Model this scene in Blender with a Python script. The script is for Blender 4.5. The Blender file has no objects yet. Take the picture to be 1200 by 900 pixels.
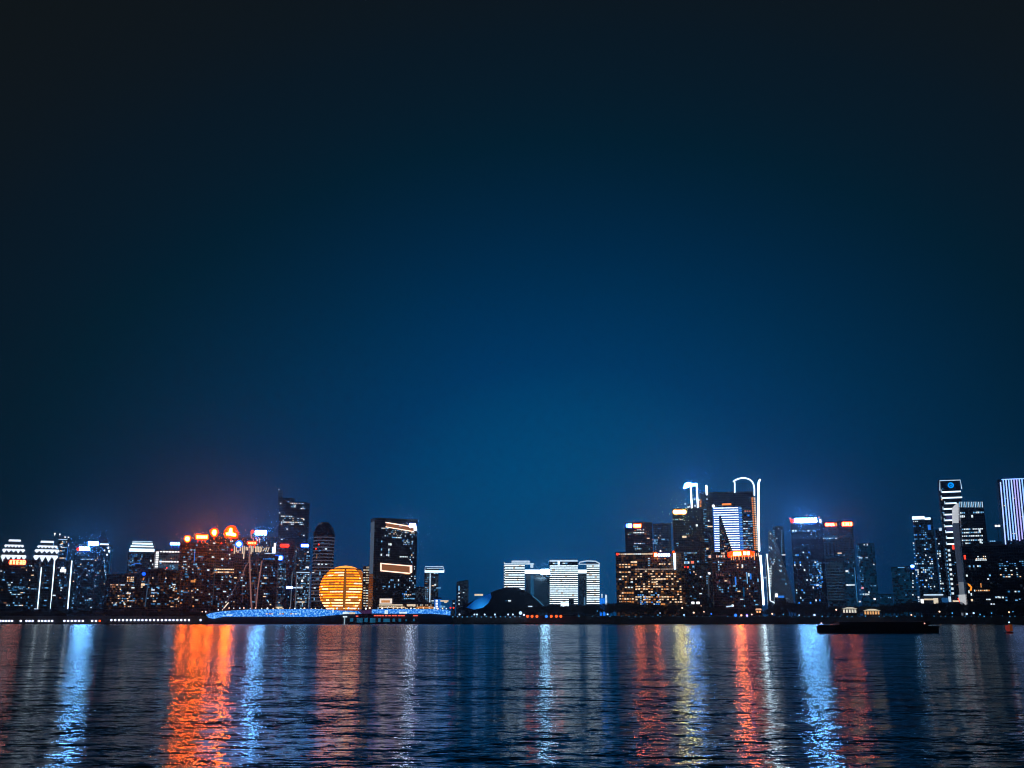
import bpy, math, random
from math import sin, cos, tan, atan, atan2, pi, radians, sqrt
from mathutils import Vector, Matrix

# ------------------------------------------------------------------ camera, sky, light, exposure
S = bpy.context.scene
COL = S.collection
F = 1158.0
TH = atan(276.5 / F)
H = 5.0
CT, ST = cos(TH), sin(TH)

cam_d = bpy.data.cameras.new('camera'); cam = bpy.data.objects.new('camera', cam_d); COL.objects.link(cam)
cam.location = (0, 0, H); cam.rotation_euler = (pi / 2 + TH, 0, 0)
cam_d.sensor_width = 36; cam_d.lens = 36 * F / 1200; cam_d.clip_start = 0.5; cam_d.clip_end = 20000
S.camera = cam

S.view_settings.view_transform = 'Standard'; S.view_settings.look = 'None'
S.view_settings.exposure = 0; S.view_settings.gamma = 1; S.view_settings.use_curve_mapping = False
S.render.engine = 'CYCLES'
S.cycles.use_denoising = True
S.cycles.denoising_input_passes = 'RGB_ALBEDO'
S.cycles.filter_width = 1.05
S.cycles.max_bounces = 6; S.cycles.glossy_bounces = 4; S.cycles.diffuse_bounces = 2
S.cycles.volume_bounces = 0; S.cycles.transparent_max_bounces = 8
S.cycles.sample_clamp_indirect = 80

W = bpy.data.worlds.new("World"); S.world = W; W.use_nodes = True
nt = W.node_tree; nt.nodes.clear()
def N(nt, t, **k):
    n = nt.nodes.new(t)
    for a, b in k.items(): setattr(n, a, b)
    return n
def M_(nt, op, a, b=None, c=None):
    n = nt.nodes.new('ShaderNodeMath'); n.operation = op
    for i, x in enumerate((a, b, c)):
        if x is None: continue
        if isinstance(x, (int, float)): n.inputs[i].default_value = x
        else: nt.links.new(x, n.inputs[i])
    return n.outputs[0]
tc = N(nt, 'ShaderNodeTexCoord'); sp = N(nt, 'ShaderNodeSeparateXYZ'); nt.links.new(tc.outputs['Generated'], sp.inputs[0])
az = M_(nt, 'ARCTAN2', sp.outputs[0], sp.outputs[1])
el = M_(nt, 'ARCSINE', sp.outputs[2])
# light pollution above the river: a wide dome of glow, weaker upwards and away from the city centre
nz = N(nt, 'ShaderNodeTexNoise'); nz.inputs['Scale'].default_value = 2.2; nz.inputs['Detail'].default_value = 3
nt.links.new(tc.outputs['Generated'], nz.inputs['Vector'])
wob = M_(nt, 'MULTIPLY', M_(nt, 'SUBTRACT', nz.outputs[0], 0.5), 0.25)
dx = M_(nt, 'DIVIDE', M_(nt, 'SUBTRACT', az, radians(3.2)), radians(20.0))
dy = M_(nt, 'DIVIDE', M_(nt, 'SUBTRACT', el, radians(5.0)), radians(14.9))
d2 = M_(nt, 'ADD', M_(nt, 'ADD', M_(nt, 'MULTIPLY', dx, dx), M_(nt, 'MULTIPLY', dy, dy)), wob)
g = M_(nt, 'POWER', 2.71828, M_(nt, 'MULTIPLY', d2, -0.85))
cr = N(nt, 'ShaderNodeValToRGB'); nt.links.new(g, cr.inputs[0])
E_ = cr.color_ramp.elements
E_[0].position = 0.0; E_[0].color = (0.0054, 0.0076, 0.0088, 1)
E_[1].position = 1.0; E_[1].color = (0.0, 0.067, 0.200, 1)
for p_, c_ in ((.05, (.0028, .0096, .0180)), (.15, (.0007, .0138, .030)), (.43, (0, .0255, .077)), (.72, (0, .038, .130))):
    e = E_.new(p_); e.color = (*c_, 1)
sky = N(nt, 'ShaderNodeTexSky'); sky.sky_type = 'NISHITA'; sky.sun_disc = False
sky.sun_elevation = radians(-6.0); sky.sun_rotation = radians(200)
bg1 = N(nt, 'ShaderNodeBackground'); nt.links.new(cr.outputs[0], bg1.inputs[0]); bg1.inputs[1].default_value = 1.0
bg2 = N(nt, 'ShaderNodeBackground'); nt.links.new(sky.outputs[0], bg2.inputs[0]); bg2.inputs[1].default_value = 0.05
add = N(nt, 'ShaderNodeAddShader'); nt.links.new(bg1.outputs[0], add.inputs[0]); nt.links.new(bg2.outputs[0], add.inputs[1])
wo = N(nt, 'ShaderNodeOutputWorld'); nt.links.new(add.outputs[0], wo.inputs[0])

sd = bpy.data.lights.new('moonlight', 'SUN'); sd.energy = 0.02; sd.angle = radians(0.5); sd.color = (0.7, 0.82, 1.0)
so = bpy.data.objects.new('moonlight', sd); COL.objects.link(so); so.rotation_euler = (radians(50), 0, radians(-20))

# ------------------------------------------------------------------ materials
MATS = {}
def emis(name, col, k=1.0, light=False, var=0.0, vscale=0.3):
    if name in MATS: return MATS[name]
    m = bpy.data.materials.new(name); m.use_nodes = True; t = m.node_tree; t.nodes.clear()
    em = N(t, 'ShaderNodeEmission'); em.inputs[0].default_value = (*col, 1); em.inputs[1].default_value = k
    o = N(t, 'ShaderNodeOutputMaterial'); t.links.new(em.outputs[0], o.inputs[0])
    if var:
        c = N(t, 'ShaderNodeNewGeometry'); n = N(t, 'ShaderNodeTexNoise'); n.inputs['Scale'].default_value = vscale; n.inputs['Detail'].default_value = 2
        t.links.new(c.outputs['Position'], n.inputs['Vector'])
        v = M_(t, 'MULTIPLY', M_(t, 'MAXIMUM', M_(t, 'ADD', M_(t, 'MULTIPLY', M_(t, 'SUBTRACT', n.outputs[0], 0.5), var * 4), 1.0), 0.12), k)
        t.links.new(v, em.inputs[1])
    try: m.cycles.emission_sampling = 'FRONT' if light else 'NONE'
    except Exception: pass
    MATS[name] = m
    return m

def solid(name, col, rough=0.7, metal=0.0, noise=0.0, nscale=0.2):
    if name in MATS: return MATS[name]
    m = bpy.data.materials.new(name); m.use_nodes = True; t = m.node_tree
    b = t.nodes['Principled BSDF']; b.inputs['Base Color'].default_value = (*col, 1)
    b.inputs['Roughness'].default_value = rough; b.inputs['Metallic'].default_value = metal
    if noise:
        c = N(t, 'ShaderNodeTexCoord'); n = N(t, 'ShaderNodeTexNoise'); n.inputs['Scale'].default_value = nscale; n.inputs['Detail'].default_value = 4
        t.links.new(c.outputs['Object'], n.inputs['Vector'])
        r = N(t, 'ShaderNodeValToRGB'); t.links.new(n.outputs[0], r.inputs[0])
        r.color_ramp.elements[0].color = (*[x * (1 - noise) for x in col], 1); r.color_ramp.elements[1].color = (*[min(1, x * (1 + noise)) for x in col], 1)
        r.color_ramp.elements[0].position = .3; r.color_ramp.elements[1].position = .7
        t.links.new(r.outputs[0], b.inputs['Base Color'])
    MATS[name] = m
    return m

def facade(name, glass=(0.02, 0.03, 0.045), frame=(0.09, 0.10, 0.12), floor=4.0, bay=3.0, lit=0.06, lcol=(0.25, 0.5, 0.9), lk=0.05, rough=0.25):
    """Curtain wall: floors and mullions, with dimly lit rooms as glowing cells; dense cells paint a haze tint."""
    if name in MATS: return MATS[name]
    m = bpy.data.materials.new(name); m.use_nodes = True; t = m.node_tree
    b = t.nodes['Principled BSDF']
    c = N(t, 'ShaderNodeTexCoord'); s = N(t, 'ShaderNodeSeparateXYZ'); t.links.new(c.outputs['Object'], s.inputs[0])
    h = M_(t, 'ADD', s.outputs[0], s.outputs[1])
    fz = M_(t, 'DIVIDE', s.outputs[2], floor); fh = M_(t, 'DIVIDE', h, bay)
    mz = M_(t, 'LESS_THAN', M_(t, 'FRACT', fz), 0.26); mh = M_(t, 'LESS_THAN', M_(t, 'FRACT', fh), 0.16)
    fr = M_(t, 'MAXIMUM', mz, mh)
    mix = N(t, 'ShaderNodeMix'); mix.data_type = 'RGBA'; t.links.new(fr, mix.inputs[0])
    mix.inputs[6].default_value = (*glass, 1); mix.inputs[7].default_value = (*frame, 1)
    t.links.new(mix.outputs[2], b.inputs['Base Color'])
    t.links.new(M_(t, 'ADD', M_(t, 'MULTIPLY', fr, 0.4), rough), b.inputs['Roughness'])
    cb = N(t, 'ShaderNodeCombineXYZ'); t.links.new(M_(t, 'FLOOR', fz), cb.inputs[2]); t.links.new(M_(t, 'FLOOR', fh), cb.inputs[0])
    wn = N(t, 'ShaderNodeTexWhiteNoise'); t.links.new(cb.outputs[0], wn.inputs['Vector'])
    on = M_(t, 'MULTIPLY', M_(t, 'GREATER_THAN', wn.outputs[0], 1 - lit), M_(t, 'SUBTRACT', 1.0, fr))
    b.inputs['Emission Color'].default_value = (*lcol, 1)
    t.links.new(M_(t, 'MULTIPLY', on, lk), b.inputs['Emission Strength'])
    try: m.cycles.emission_sampling = 'NONE'
    except Exception: pass
    MATS[name] = m
    return m

# windows and strips
CW = emis('lit_window_cool', (0.75, 0.92, 1.0), 1.0, var=.2)
CB = emis('lit_window_bright', (0.95, 0.98, 1.0), 1.5)
CD = emis('lit_window_dim_blue', (0.03, 0.16, 0.36), 1.0, var=.3)
CM = emis('lit_window_pale_blue', (0.16, 0.42, 0.72), 1.0, var=.3)
CBL = emis('lit_window_blue', (0.02, 0.24, 0.9), 1.0)
WW = emis('lit_window_warm', (1.0, 0.74, 0.48), 0.95, var=.3)
WA = emis('lit_window_amber', (0.75, 0.30, 0.09), 0.8, var=.3)
WD = emis('lit_window_dim_warm', (0.22, 0.10, 0.045), 0.9, var=.4)
STR = emis('white_light_line', (0.66, 0.86, 1.0), 2.0)
STRS = emis('soft_light_line', (0.55, 0.75, 0.95), 1.0, var=.2)
STRB = emis('blue_light_line', (0.03, 0.20, 0.75), 1.0)
BEIGE = emis('beige_light_line', (0.85, 0.70, 0.50), 0.9, var=.15)
# signs: the letters burn out, their light on the water shows their colour; glowing plates paint their bloom
OC = emis('orange_letters', (300, 39, 1.6), 1.0, True)
OH = emis('orange_halo_glow', (4.0, 0.13, 0.0), 1.0, True)
OHS = emis('small_orange_halo_glow', (2.6, 0.125, 0.0), 1.0, True)
ORC = emis('orange_small_letters', (8, 1.5, 0.6), 1.0, True)
RH = emis('red_halo_glow', (2.4, 0.055, 0.01), 1.0, True)
BC = emis('blue_white_letters', (24.0, 72.0, 150.0), 1.0, True)
BC2 = emis('blue_white_small_letters', (3.5, 10.0, 17.0), 1.0, True)
BH = emis('blue_halo_glow', (0.01, 0.20, 2.6), 1.0, True)
WC = emis('warm_white_letters', (105.0, 90.0, 26), 1.0, True)
WH = emis('warm_halo_glow', (0.9, 0.32, 0.08), 1.0, True)
WHT = emis('white_letters', (4.0, 5.5, 7.5), 1.0, True)
EDGE = emis('white_edge_light', (5.0, 6.6, 7.6), 1.0, True)
OR2 = emis('orange_name_letters', (80, 11, 1.6), 1.0, True)
WS2 = emis('roof_white_letters', (38, 47, 62), 1.0, True)
RED = emis('red_light', (3.0, 0.10, 0.05), 1.0)

F_BLACK = facade('dark_glass_facade', (0.012, 0.018, 0.026), (0.035, 0.042, 0.055), 4.0, 3.2, .10, (0.1, .4, .8), .03)
F_BLUE = facade('blue_glass_facade', (0.02, 0.045, 0.07), (0.06, 0.09, 0.13), 4.0, 3.0, .35, (0.04, .38, .9), .035)  # many blue-glowing cells also paint a hazy tint on the glass
F_GREY = facade('grey_panel_facade', (0.03, 0.038, 0.05), (0.16, 0.17, 0.19), 3.8, 3.4, .40, (0.4, .7, 1.0), .05)  # pale blue cell glow doubles as a painted haze tint
F_BROWN = facade('brown_stone_facade', (0.035, 0.025, 0.02), (0.14, 0.085, 0.06), 3.6, 3.6, .15, (0.9, .4, .15), .05)
F_RES = facade('apartment_facade', (0.02, 0.02, 0.025), (0.10, 0.075, 0.065), 3.2, 3.6, .10, (0.9, .5, .2), .05)
F_HOTEL = facade('hotel_facade', (0.04, 0.025, 0.015), (0.17, 0.10, 0.06), 3.5, 3.6, .32, (0.9, .35, .10), .07)
F_PURP = facade('plum_facade', (0.035, 0.018, 0.022), (0.17, 0.08, 0.08), 4.0, 3.2, .18, (0.6, .35, .5), .022)
ROOF = solid('roof_concrete', (0.10, 0.10, 0.11), .8, noise=.3)
METAL = solid('dark_metal', (0.06, 0.065, 0.07), .45, .6)
GREYP = solid('pale_stone', (0.35, 0.34, 0.33), .6, noise=.2)

# ------------------------------------------------------------------ geometry helpers
def ray(u, v):
    a = (u - 600) / F; b = (450 - v) / F
    return Vector((a, CT - b * ST, ST + b * CT))
def at(u, v, D):
    r = ray(u, v); t = D / r.y
    return Vector((r.x * t, D, H + r.z * t))

class MB:
    def __init__(s): s.v = []; s.f = []; s.mi = []
    def quad(s, a, b, c, d, m=0):
        i = len(s.v); s.v += [a, b, c, d]; s.f.append((i, i + 1, i + 2, i + 3)); s.mi.append(m)
    def box(s, x0, x1, y0, y1, z0, z1, m=0):
        i = len(s.v)
        s.v += [(x, y, z) for z in (z0, z1) for x, y in ((x0, y0), (x1, y0), (x1, y1), (x0, y1))]
        for q in ((0, 3, 2, 1), (4, 5, 6, 7), (0, 1, 5, 4), (1, 2, 6, 5), (2, 3, 7, 6), (3, 0, 4, 7)):
            s.f.append(tuple(i + k for k in q)); s.mi.append(m)
        return s
    def prism_z(s, pts, z0, z1, pts2=None, m=0):
        n = len(pts); i = len(s.v); pts2 = pts2 or pts
        s.v += [(x, y, z0) for x, y in pts] + [(x, y, z1) for x, y in pts2]
        for k in range(n):
            j = (k + 1) % n; s.f.append((i + k, i + j, i + n + j, i + n + k)); s.mi.append(m)
        s.f.append(tuple(i + n + k for k in range(n))); s.mi.append(m)
        s.f.append(tuple(i + k for k in reversed(range(n)))); s.mi.append(m)
        return s
    def prism_y(s, pts, y0, y1, m=0):      # outline in x,z (counter-clockwise seen from -y)
        n = len(pts); i = len(s.v)
        s.v += [(x, y0, z) for x, z in pts] + [(x, y1, z) for x, z in pts]
        for k in range(n):
            j = (k + 1) % n; s.f.append((i + k, i + n + k, i + n + j, i + j)); s.mi.append(m)
        s.f.append(tuple(i + k for k in range(n))); s.mi.append(m)
        s.f.append(tuple(i + n + k for k in reversed(range(n)))); s.mi.append(m)
        return s
    def tube(s, pts, r, n=8, r1=None, m=0):
        pts = [Vector(p) for p in pts]; base = len(s.v); L = len(pts)
        for k, p in enumerate(pts):
            d = (pts[min(k + 1, L - 1)] - pts[max(k - 1, 0)]).normalized()
            a = d.cross(Vector((0, 1, 0)))
            if a.length < .1: a = d.cross(Vector((1, 0, 0)))
            a.normalize(); b = d.cross(a)
            rr = r if r1 is None else r + (r1 - r) * k / max(1, L - 1)
            for q in range(n):
                w = 2 * pi * q / n
                s.v.append(tuple(p + a * rr * cos(w) + b * rr * sin(w)))
        for k in range(L - 1):
            for q in range(n):
                a = base + k * n + q; b = base + k * n + (q + 1) % n
                s.f.append((a, b, b + n, a + n)); s.mi.append(m)
        s.f.append(tuple(base + q for q in reversed(range(n)))); s.mi.append(m)
        s.f.append(tuple(base + (L - 1) * n + q for q in range(n))); s.mi.append(m)
        return s
    def lathe(s, prof, n=24, cx=0, cy=0, m=0):
        base = len(s.v)
        for r, z in prof:
            for q in range(n):
                w = 2 * pi * q / n; s.v.append((cx + r * cos(w), cy + r * sin(w), z))
        for k in range(len(prof) - 1):
            for q in range(n):
                a = base + k * n + q; b = base + k * n + (q + 1) % n
                s.f.append((a, b, b + n, a + n)); s.mi.append(m)
        s.f.append(tuple(base + q for q in reversed(range(n)))); s.mi.append(m)
        s.f.append(tuple(base + (len(prof) - 1) * n + q for q in range(n))); s.mi.append(m)
        return s
    def mesh(s, name, mats, smooth=False):
        me = bpy.data.meshes.new(name); me.from_pydata([tuple(p) for p in s.v], [], s.f)
        if not isinstance(mats, (list, tuple)): mats = [mats]
        for m in mats: me.materials.append(m)
        if len(mats) > 1: me.polygons.foreach_set('material_index', s.mi)
        if smooth: me.polygons.foreach_set('use_smooth', [True] * len(me.polygons))
        me.validate(); me.update()
        return me
    def build(s, name, mats, parent=None, loc=None, smooth=False):
        return link(name, s.mesh(name, mats, smooth), parent, loc)

def link(name, data, parent=None, loc=None):
    o = bpy.data.objects.new(name, data); COL.objects.link(o)
    if parent is not None: o.parent = parent
    if loc is not None: o.location = loc
    return o
def tag(o, label=None, cat=None, group=None, kind=None):
    if label: o['label'] = label
    if cat: o['category'] = cat
    if group: o['group'] = group
    if kind: o['kind'] = kind
    return o
def empty(name, loc, rz, label, cat, group=None):
    o = link(name, None, None, loc); o.rotation_euler = (0, 0, rz); o.empty_display_size = 2
    return tag(o, label, cat, group)

UNIT = {}
def unit(mat):
    if mat.name not in UNIT:
        UNIT[mat.name] = MB().box(-.5, .5, -.5, .5, -.5, .5).mesh('window', mat)
    return UNIT[mat.name]

G = 9.9
class B:
    """One building. The front face is the plane y = 0 of its own frame."""
    def __init__(s, name, label, D, u0, u1, vtop, depth=35, yaw=None, mat=None, cat='building', group=None, plain=False, parapet=True, plant=True, vref=None, base=G):
        if yaw is None: yaw = -math.degrees(atan(((u0 + u1) / 2 - 600) / F)) * .85 + random.Random(int(u0 * 11)).uniform(-2, 2)
        s.D = D; s.yaw = radians(yaw); s.c = cos(s.yaw); s.s = sin(s.yaw); s.base = base
        vr = vref if vref is not None else vtop
        A = at(u0, vr, D); s.A = A; s.O = A
        s.o2 = None; s.Wd = 0
        x1, _ = s._raw(u1, vr)
        s.Wd = x1; s.z1 = at(u0, vtop, D).z - base
        s.root = empty(name, (A.x + s.c * x1 / 2, A.y + s.s * x1 / 2, base), s.yaw, label, cat, group)
        s.wins = []; s.depth = depth; s.mat = mat
        if not plain:
            w = x1 / 2; m = MB(); m.box(-w, w, 0, depth, -1, s.z1)
            s.body = m.build('wall', mat or F_BLACK, s.root)
            if parapet:
                p = MB(); t = .8; z = s.z1
                p.box(-w - .3, w + .3, -.3, t, z + .01, z + 2.2); p.box(-w - .3, w + .3, depth - t, depth + .3, z + .01, z + 2.2)
                p.box(-w - .3, -w + t, t + .01, depth - t - .01, z + .01, z + 2.2); p.box(w - t, w + .3, t + .01, depth - t - .01, z + .01, z + 2.2)
                p.build('parapet', ROOF, s.root)
            if plant:
                p = MB(); rd = random.Random(int(u0 * 7 + vtop))
                a = rd.uniform(-.5, .1) * w
                p.box(a, a + w * rd.uniform(.5, .8), depth * .3, depth * .75, s.z1 + .01, s.z1 + rd.uniform(3, 5)); p.build('plant_room', ROOF, s.root)
    def _raw(s, u, v, y=0):
        r = ray(u, v); n = Vector((s.s, -s.c, 0)); O = Vector((s.A.x - s.s * y, s.A.y + s.c * y, 0))
        C = Vector((0, 0, H)); t = ((O - C).dot(n)) / r.dot(n); P = C + r * t
        return (P - O).dot(Vector((s.c, s.s, 0))), P.z - s.base
    def p(s, u, v, y=0):
        x, z = s._raw(u, v, y); return x - s.Wd / 2, z
    def rect(s, u0, v0, u1, v1, mat, name='light_strip', proud=.5, thick=.45, y=0):
        xa, za = s.p(u0, (v0 + v1) / 2, y); xb, zb = s.p(u1, (v0 + v1) / 2, y)
        _, zt = s.p((u0 + u1) / 2, v0, y); _, zl = s.p((u0 + u1) / 2, v1, y)
        o = link(name, unit(mat), s.root, ((xa + xb) / 2, y - proud + thick / 2, (zt + zl) / 2)); o.scale = (xb - xa, thick, zt - zl)
        return o
    def win(s, u, v, w, h, mat):
        xa, z = s.p(u - w / 2, v); xb, _ = s.p(u + w / 2, v); _, zt = s.p(u, v - h / 2)
        s.wins.append([(xa + xb) / 2, z, xb - xa, 2 * (zt - z), mat])
    def grid(s, u0, u1, v0, v1, du, dv, prob, mats, w=.7, h=.5, seed=0, jit=0):
        """lit windows on the building's own floor and bay grid"""
        rd = random.Random(seed or int(u0 * 13 + v0 * 7)); vm = (v0 + v1) / 2
        xa, _ = s.p(u0, vm); xb, _ = s.p(u1, vm); _, zt = s.p((u0 + u1) / 2, v0); _, zb = s.p((u0 + u1) / 2, v1)
        nx = max(1, round((u1 - u0) / du)); nz = max(1, round((v1 - v0) / dv))
        cx = (xb - xa) / nx; cz = (zt - zb) / nz
        for j in range(nz):
            rowp = prob * rd.choice((.4, .8, 1, 1.6))
            for i in range(nx):
                if rd.random() < rowp:
                    s.wins.append([xa + cx * (i + .5), zb + cz * (j + .5), cx * w * rd.uniform(.7, 1.1), cz * h * rd.uniform(.75, 1.15), rd.choice(mats)])
    def row(s, v, u0, u1, cell, prob, mats, h=1.6, fill=.75, seed=0):
        s.grid(u0, u1, v - h / 2, v + h / 2, cell, h, 10 if prob >= 1 else prob, mats, fill, 1.0, seed or int(v * 31 + u0))
    def done(s, name='window'):
        wpx = s.Wd * F / s.D; hpx = s.z1 * F / s.D
        if len(s.wins) < 75 and wpx > 11 and hpx > 30 and s.mat in (F_BLACK, F_BLUE, F_PURP, F_GREY, F_RES):
            rd = random.Random(int(wpx * 97 + hpx)); cw, ch = 3.2, 4.0
            for _ in range(int(min(34, wpx * hpx / 75))):
                i = rd.randint(1, max(1, int(s.Wd / cw) - 2)); j = rd.randint(4, max(5, int(s.z1 / ch) - 3))
                s.wins.append([-s.Wd / 2 + cw * i, ch * j + 2, rd.choice((1.5, 2.4, 4.5)), rd.choice((1.3, 1.8)), rd.choice((CD, CD, CM, CM, CW, WD, WW))])
        W = sorted(s.wins, key=lambda q: -q[2] * q[3])
        for x, z, w, h, m in W[:96]:
            o = link(name, unit(m), s.root, (x, -.2, z)); o.scale = (w, .5, h)
        if len(W) > 96:
            ms = []; mb = MB()
            for x, z, w, h, m in W[96:]:
                if m not in ms: ms.append(m)
                mb.box(x - w / 2, x + w / 2, -.45, -.01, z - h / 2, z + h / 2, ms.index(m))
            o = mb.build('small_windows', ms, s.root); o['kind'] = 'stuff'
        s.wins = []
        return s
    def vline(s, u, v0, v1, wpx, mat, name='light_strip', u2=None):
        if u2 is None:
            x0, za = s.p(u, (v0 + v1) / 2); x1 = x0
        else:
            x0, _ = s.p(u, v0); x1, _ = s.p(u2, v1)
        _, zt = s.p(u, v0); _, zb = s.p(u if u2 is None else u2, v1)
        r = wpx * s.D / F / 2
        return MB().tube([(x1, -r - .1, zb), (x0, -r - .1, zt)], r, 8).build(name, mat, s.root)
    def path(s, pts, wpx, mat, name='light_strip', y=0):
        r = wpx * s.D / F / 2
        P = []
        for u, v in pts:
            x, z = s.p(u, v, y); P.append((x, y - r - .1, z))
        return MB().tube(P, r, 8).build(name, mat, s.root)
    def poly(s, pts, mat, name, y0=-.5, y1=-.01):
        P = [s.p(u, v, y0) for u, v in pts]
        return MB().prism_y(P, y0, y1).build(name, mat, s.root)
    def sign(s, u0, v0, u1, v1, n, core, halo, pad=1.2, solidity=.8, y=0, name='sign', tilt=0, legs=True, chars=None):
        xa, za = s.p(u0, (v0 + v1) / 2, y); xb, _ = s.p(u1, (v0 + v1) / 2, y)
        _, zt = s.p((u0 + u1) / 2, v0, y); _, zb = s.p((u0 + u1) / 2, v1, y)
        k = s.D / F; pd = pad * k; rr = min(zt - zb + 2 * pd, xb - xa + 2 * pd) * .42
        pts = []
        for cx, cz, a0 in ((xb + pd - rr, zb - pd + rr, -90), (xb + pd - rr, zt + pd - rr, 0), (xa - pd + rr, zt + pd - rr, 90), (xa - pd + rr, zb - pd + rr, 180)):
            for q in range(5):
                w = radians(a0 + q * 22.5); pts.append((cx + rr * cos(w), cz + rr * sin(w)))
        m = MB(); m.prism_y(pts, y - 1.3, y - .3)
        if legs:
            for lx in (.15, .5, .85):
                X = xa + (xb - xa) * lx; m.box(X - .3, X + .3, y - .29, y + .3, zb - pd - 4, zb)
        plate = m.build(name, halo if halo else METAL, s.root)  # glowing plate stands in for the bloom round the letters
        L = MB(); rd = random.Random(int(u0 * 3 + v0))
        cw = (xb - xa) / n; Hh = zt - zb
        for i in range(n):
            a = xa + cw * i + cw * .07; b = xa + cw * (i + 1) - cw * .07; st = min(b - a, Hh)
            ch = chars[i] if chars else None
            y0, y1 = y - 2.0, y - 1.31
            if ch == '1': L.box((a + b) / 2 - st * .13, (a + b) / 2 + st * .13, y0, y1, zb, zt)
            elif ch == '0':
                t = st * .22
                L.box(a, a + t, y0, y1, zb, zt); L.box(b - t, b, y0, y1, zb, zt); L.box(a + t, b - t, y0, y1, zb, zb + t); L.box(a + t, b - t, y0, y1, zt - t, zt)
            elif solidity >= 1:
                q = st * .12
                L.prism_y([(a + q, zb), (b - q, zb), (b, zb + q), (b, zt - q), (b - q, zt), (a + q, zt), (a, zt - q), (a, zb + q)], y0, y1)
            else:
                t = Hh * .2 * solidity
                rows = rd.choice((2, 3, 3))
                for r in range(rows):
                    z = zb + (Hh - t) * (r + rd.uniform(-.08, .08)) / (rows - 1 + .001); z = min(max(z, zb), zt - t)
                    L.box(a + rd.uniform(0, .12) * cw, b - rd.uniform(0, .12) * cw, y0, y1, z, z + t)
                vs = rd.sample((.08, .42, .78), 2)
                for q in vs: L.box(a + (b - a) * q, a + (b - a) * q + t, y0 - .05, y1 - .02, zb + .1, zt - .1)
        L.build('lettering', core, plate)
        return plate
    def ball(s, u, v, rpx, mat, name='beacon', y=2):
        x, z = s.p(u, v, y); r = rpx * s.D / F
        prof = [(max(.01, r * sin(pi * k / 6)), z - r * cos(pi * k / 6)) for k in range(7)]
        m = MB(); m.lathe(prof, 8, x, y); (m.tube([(x, y, z - r - 3), (x, y, z - r * .9)], r * .15, 5) if y > 0 else None)
        return m.build(name, mat, s.root)

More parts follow.
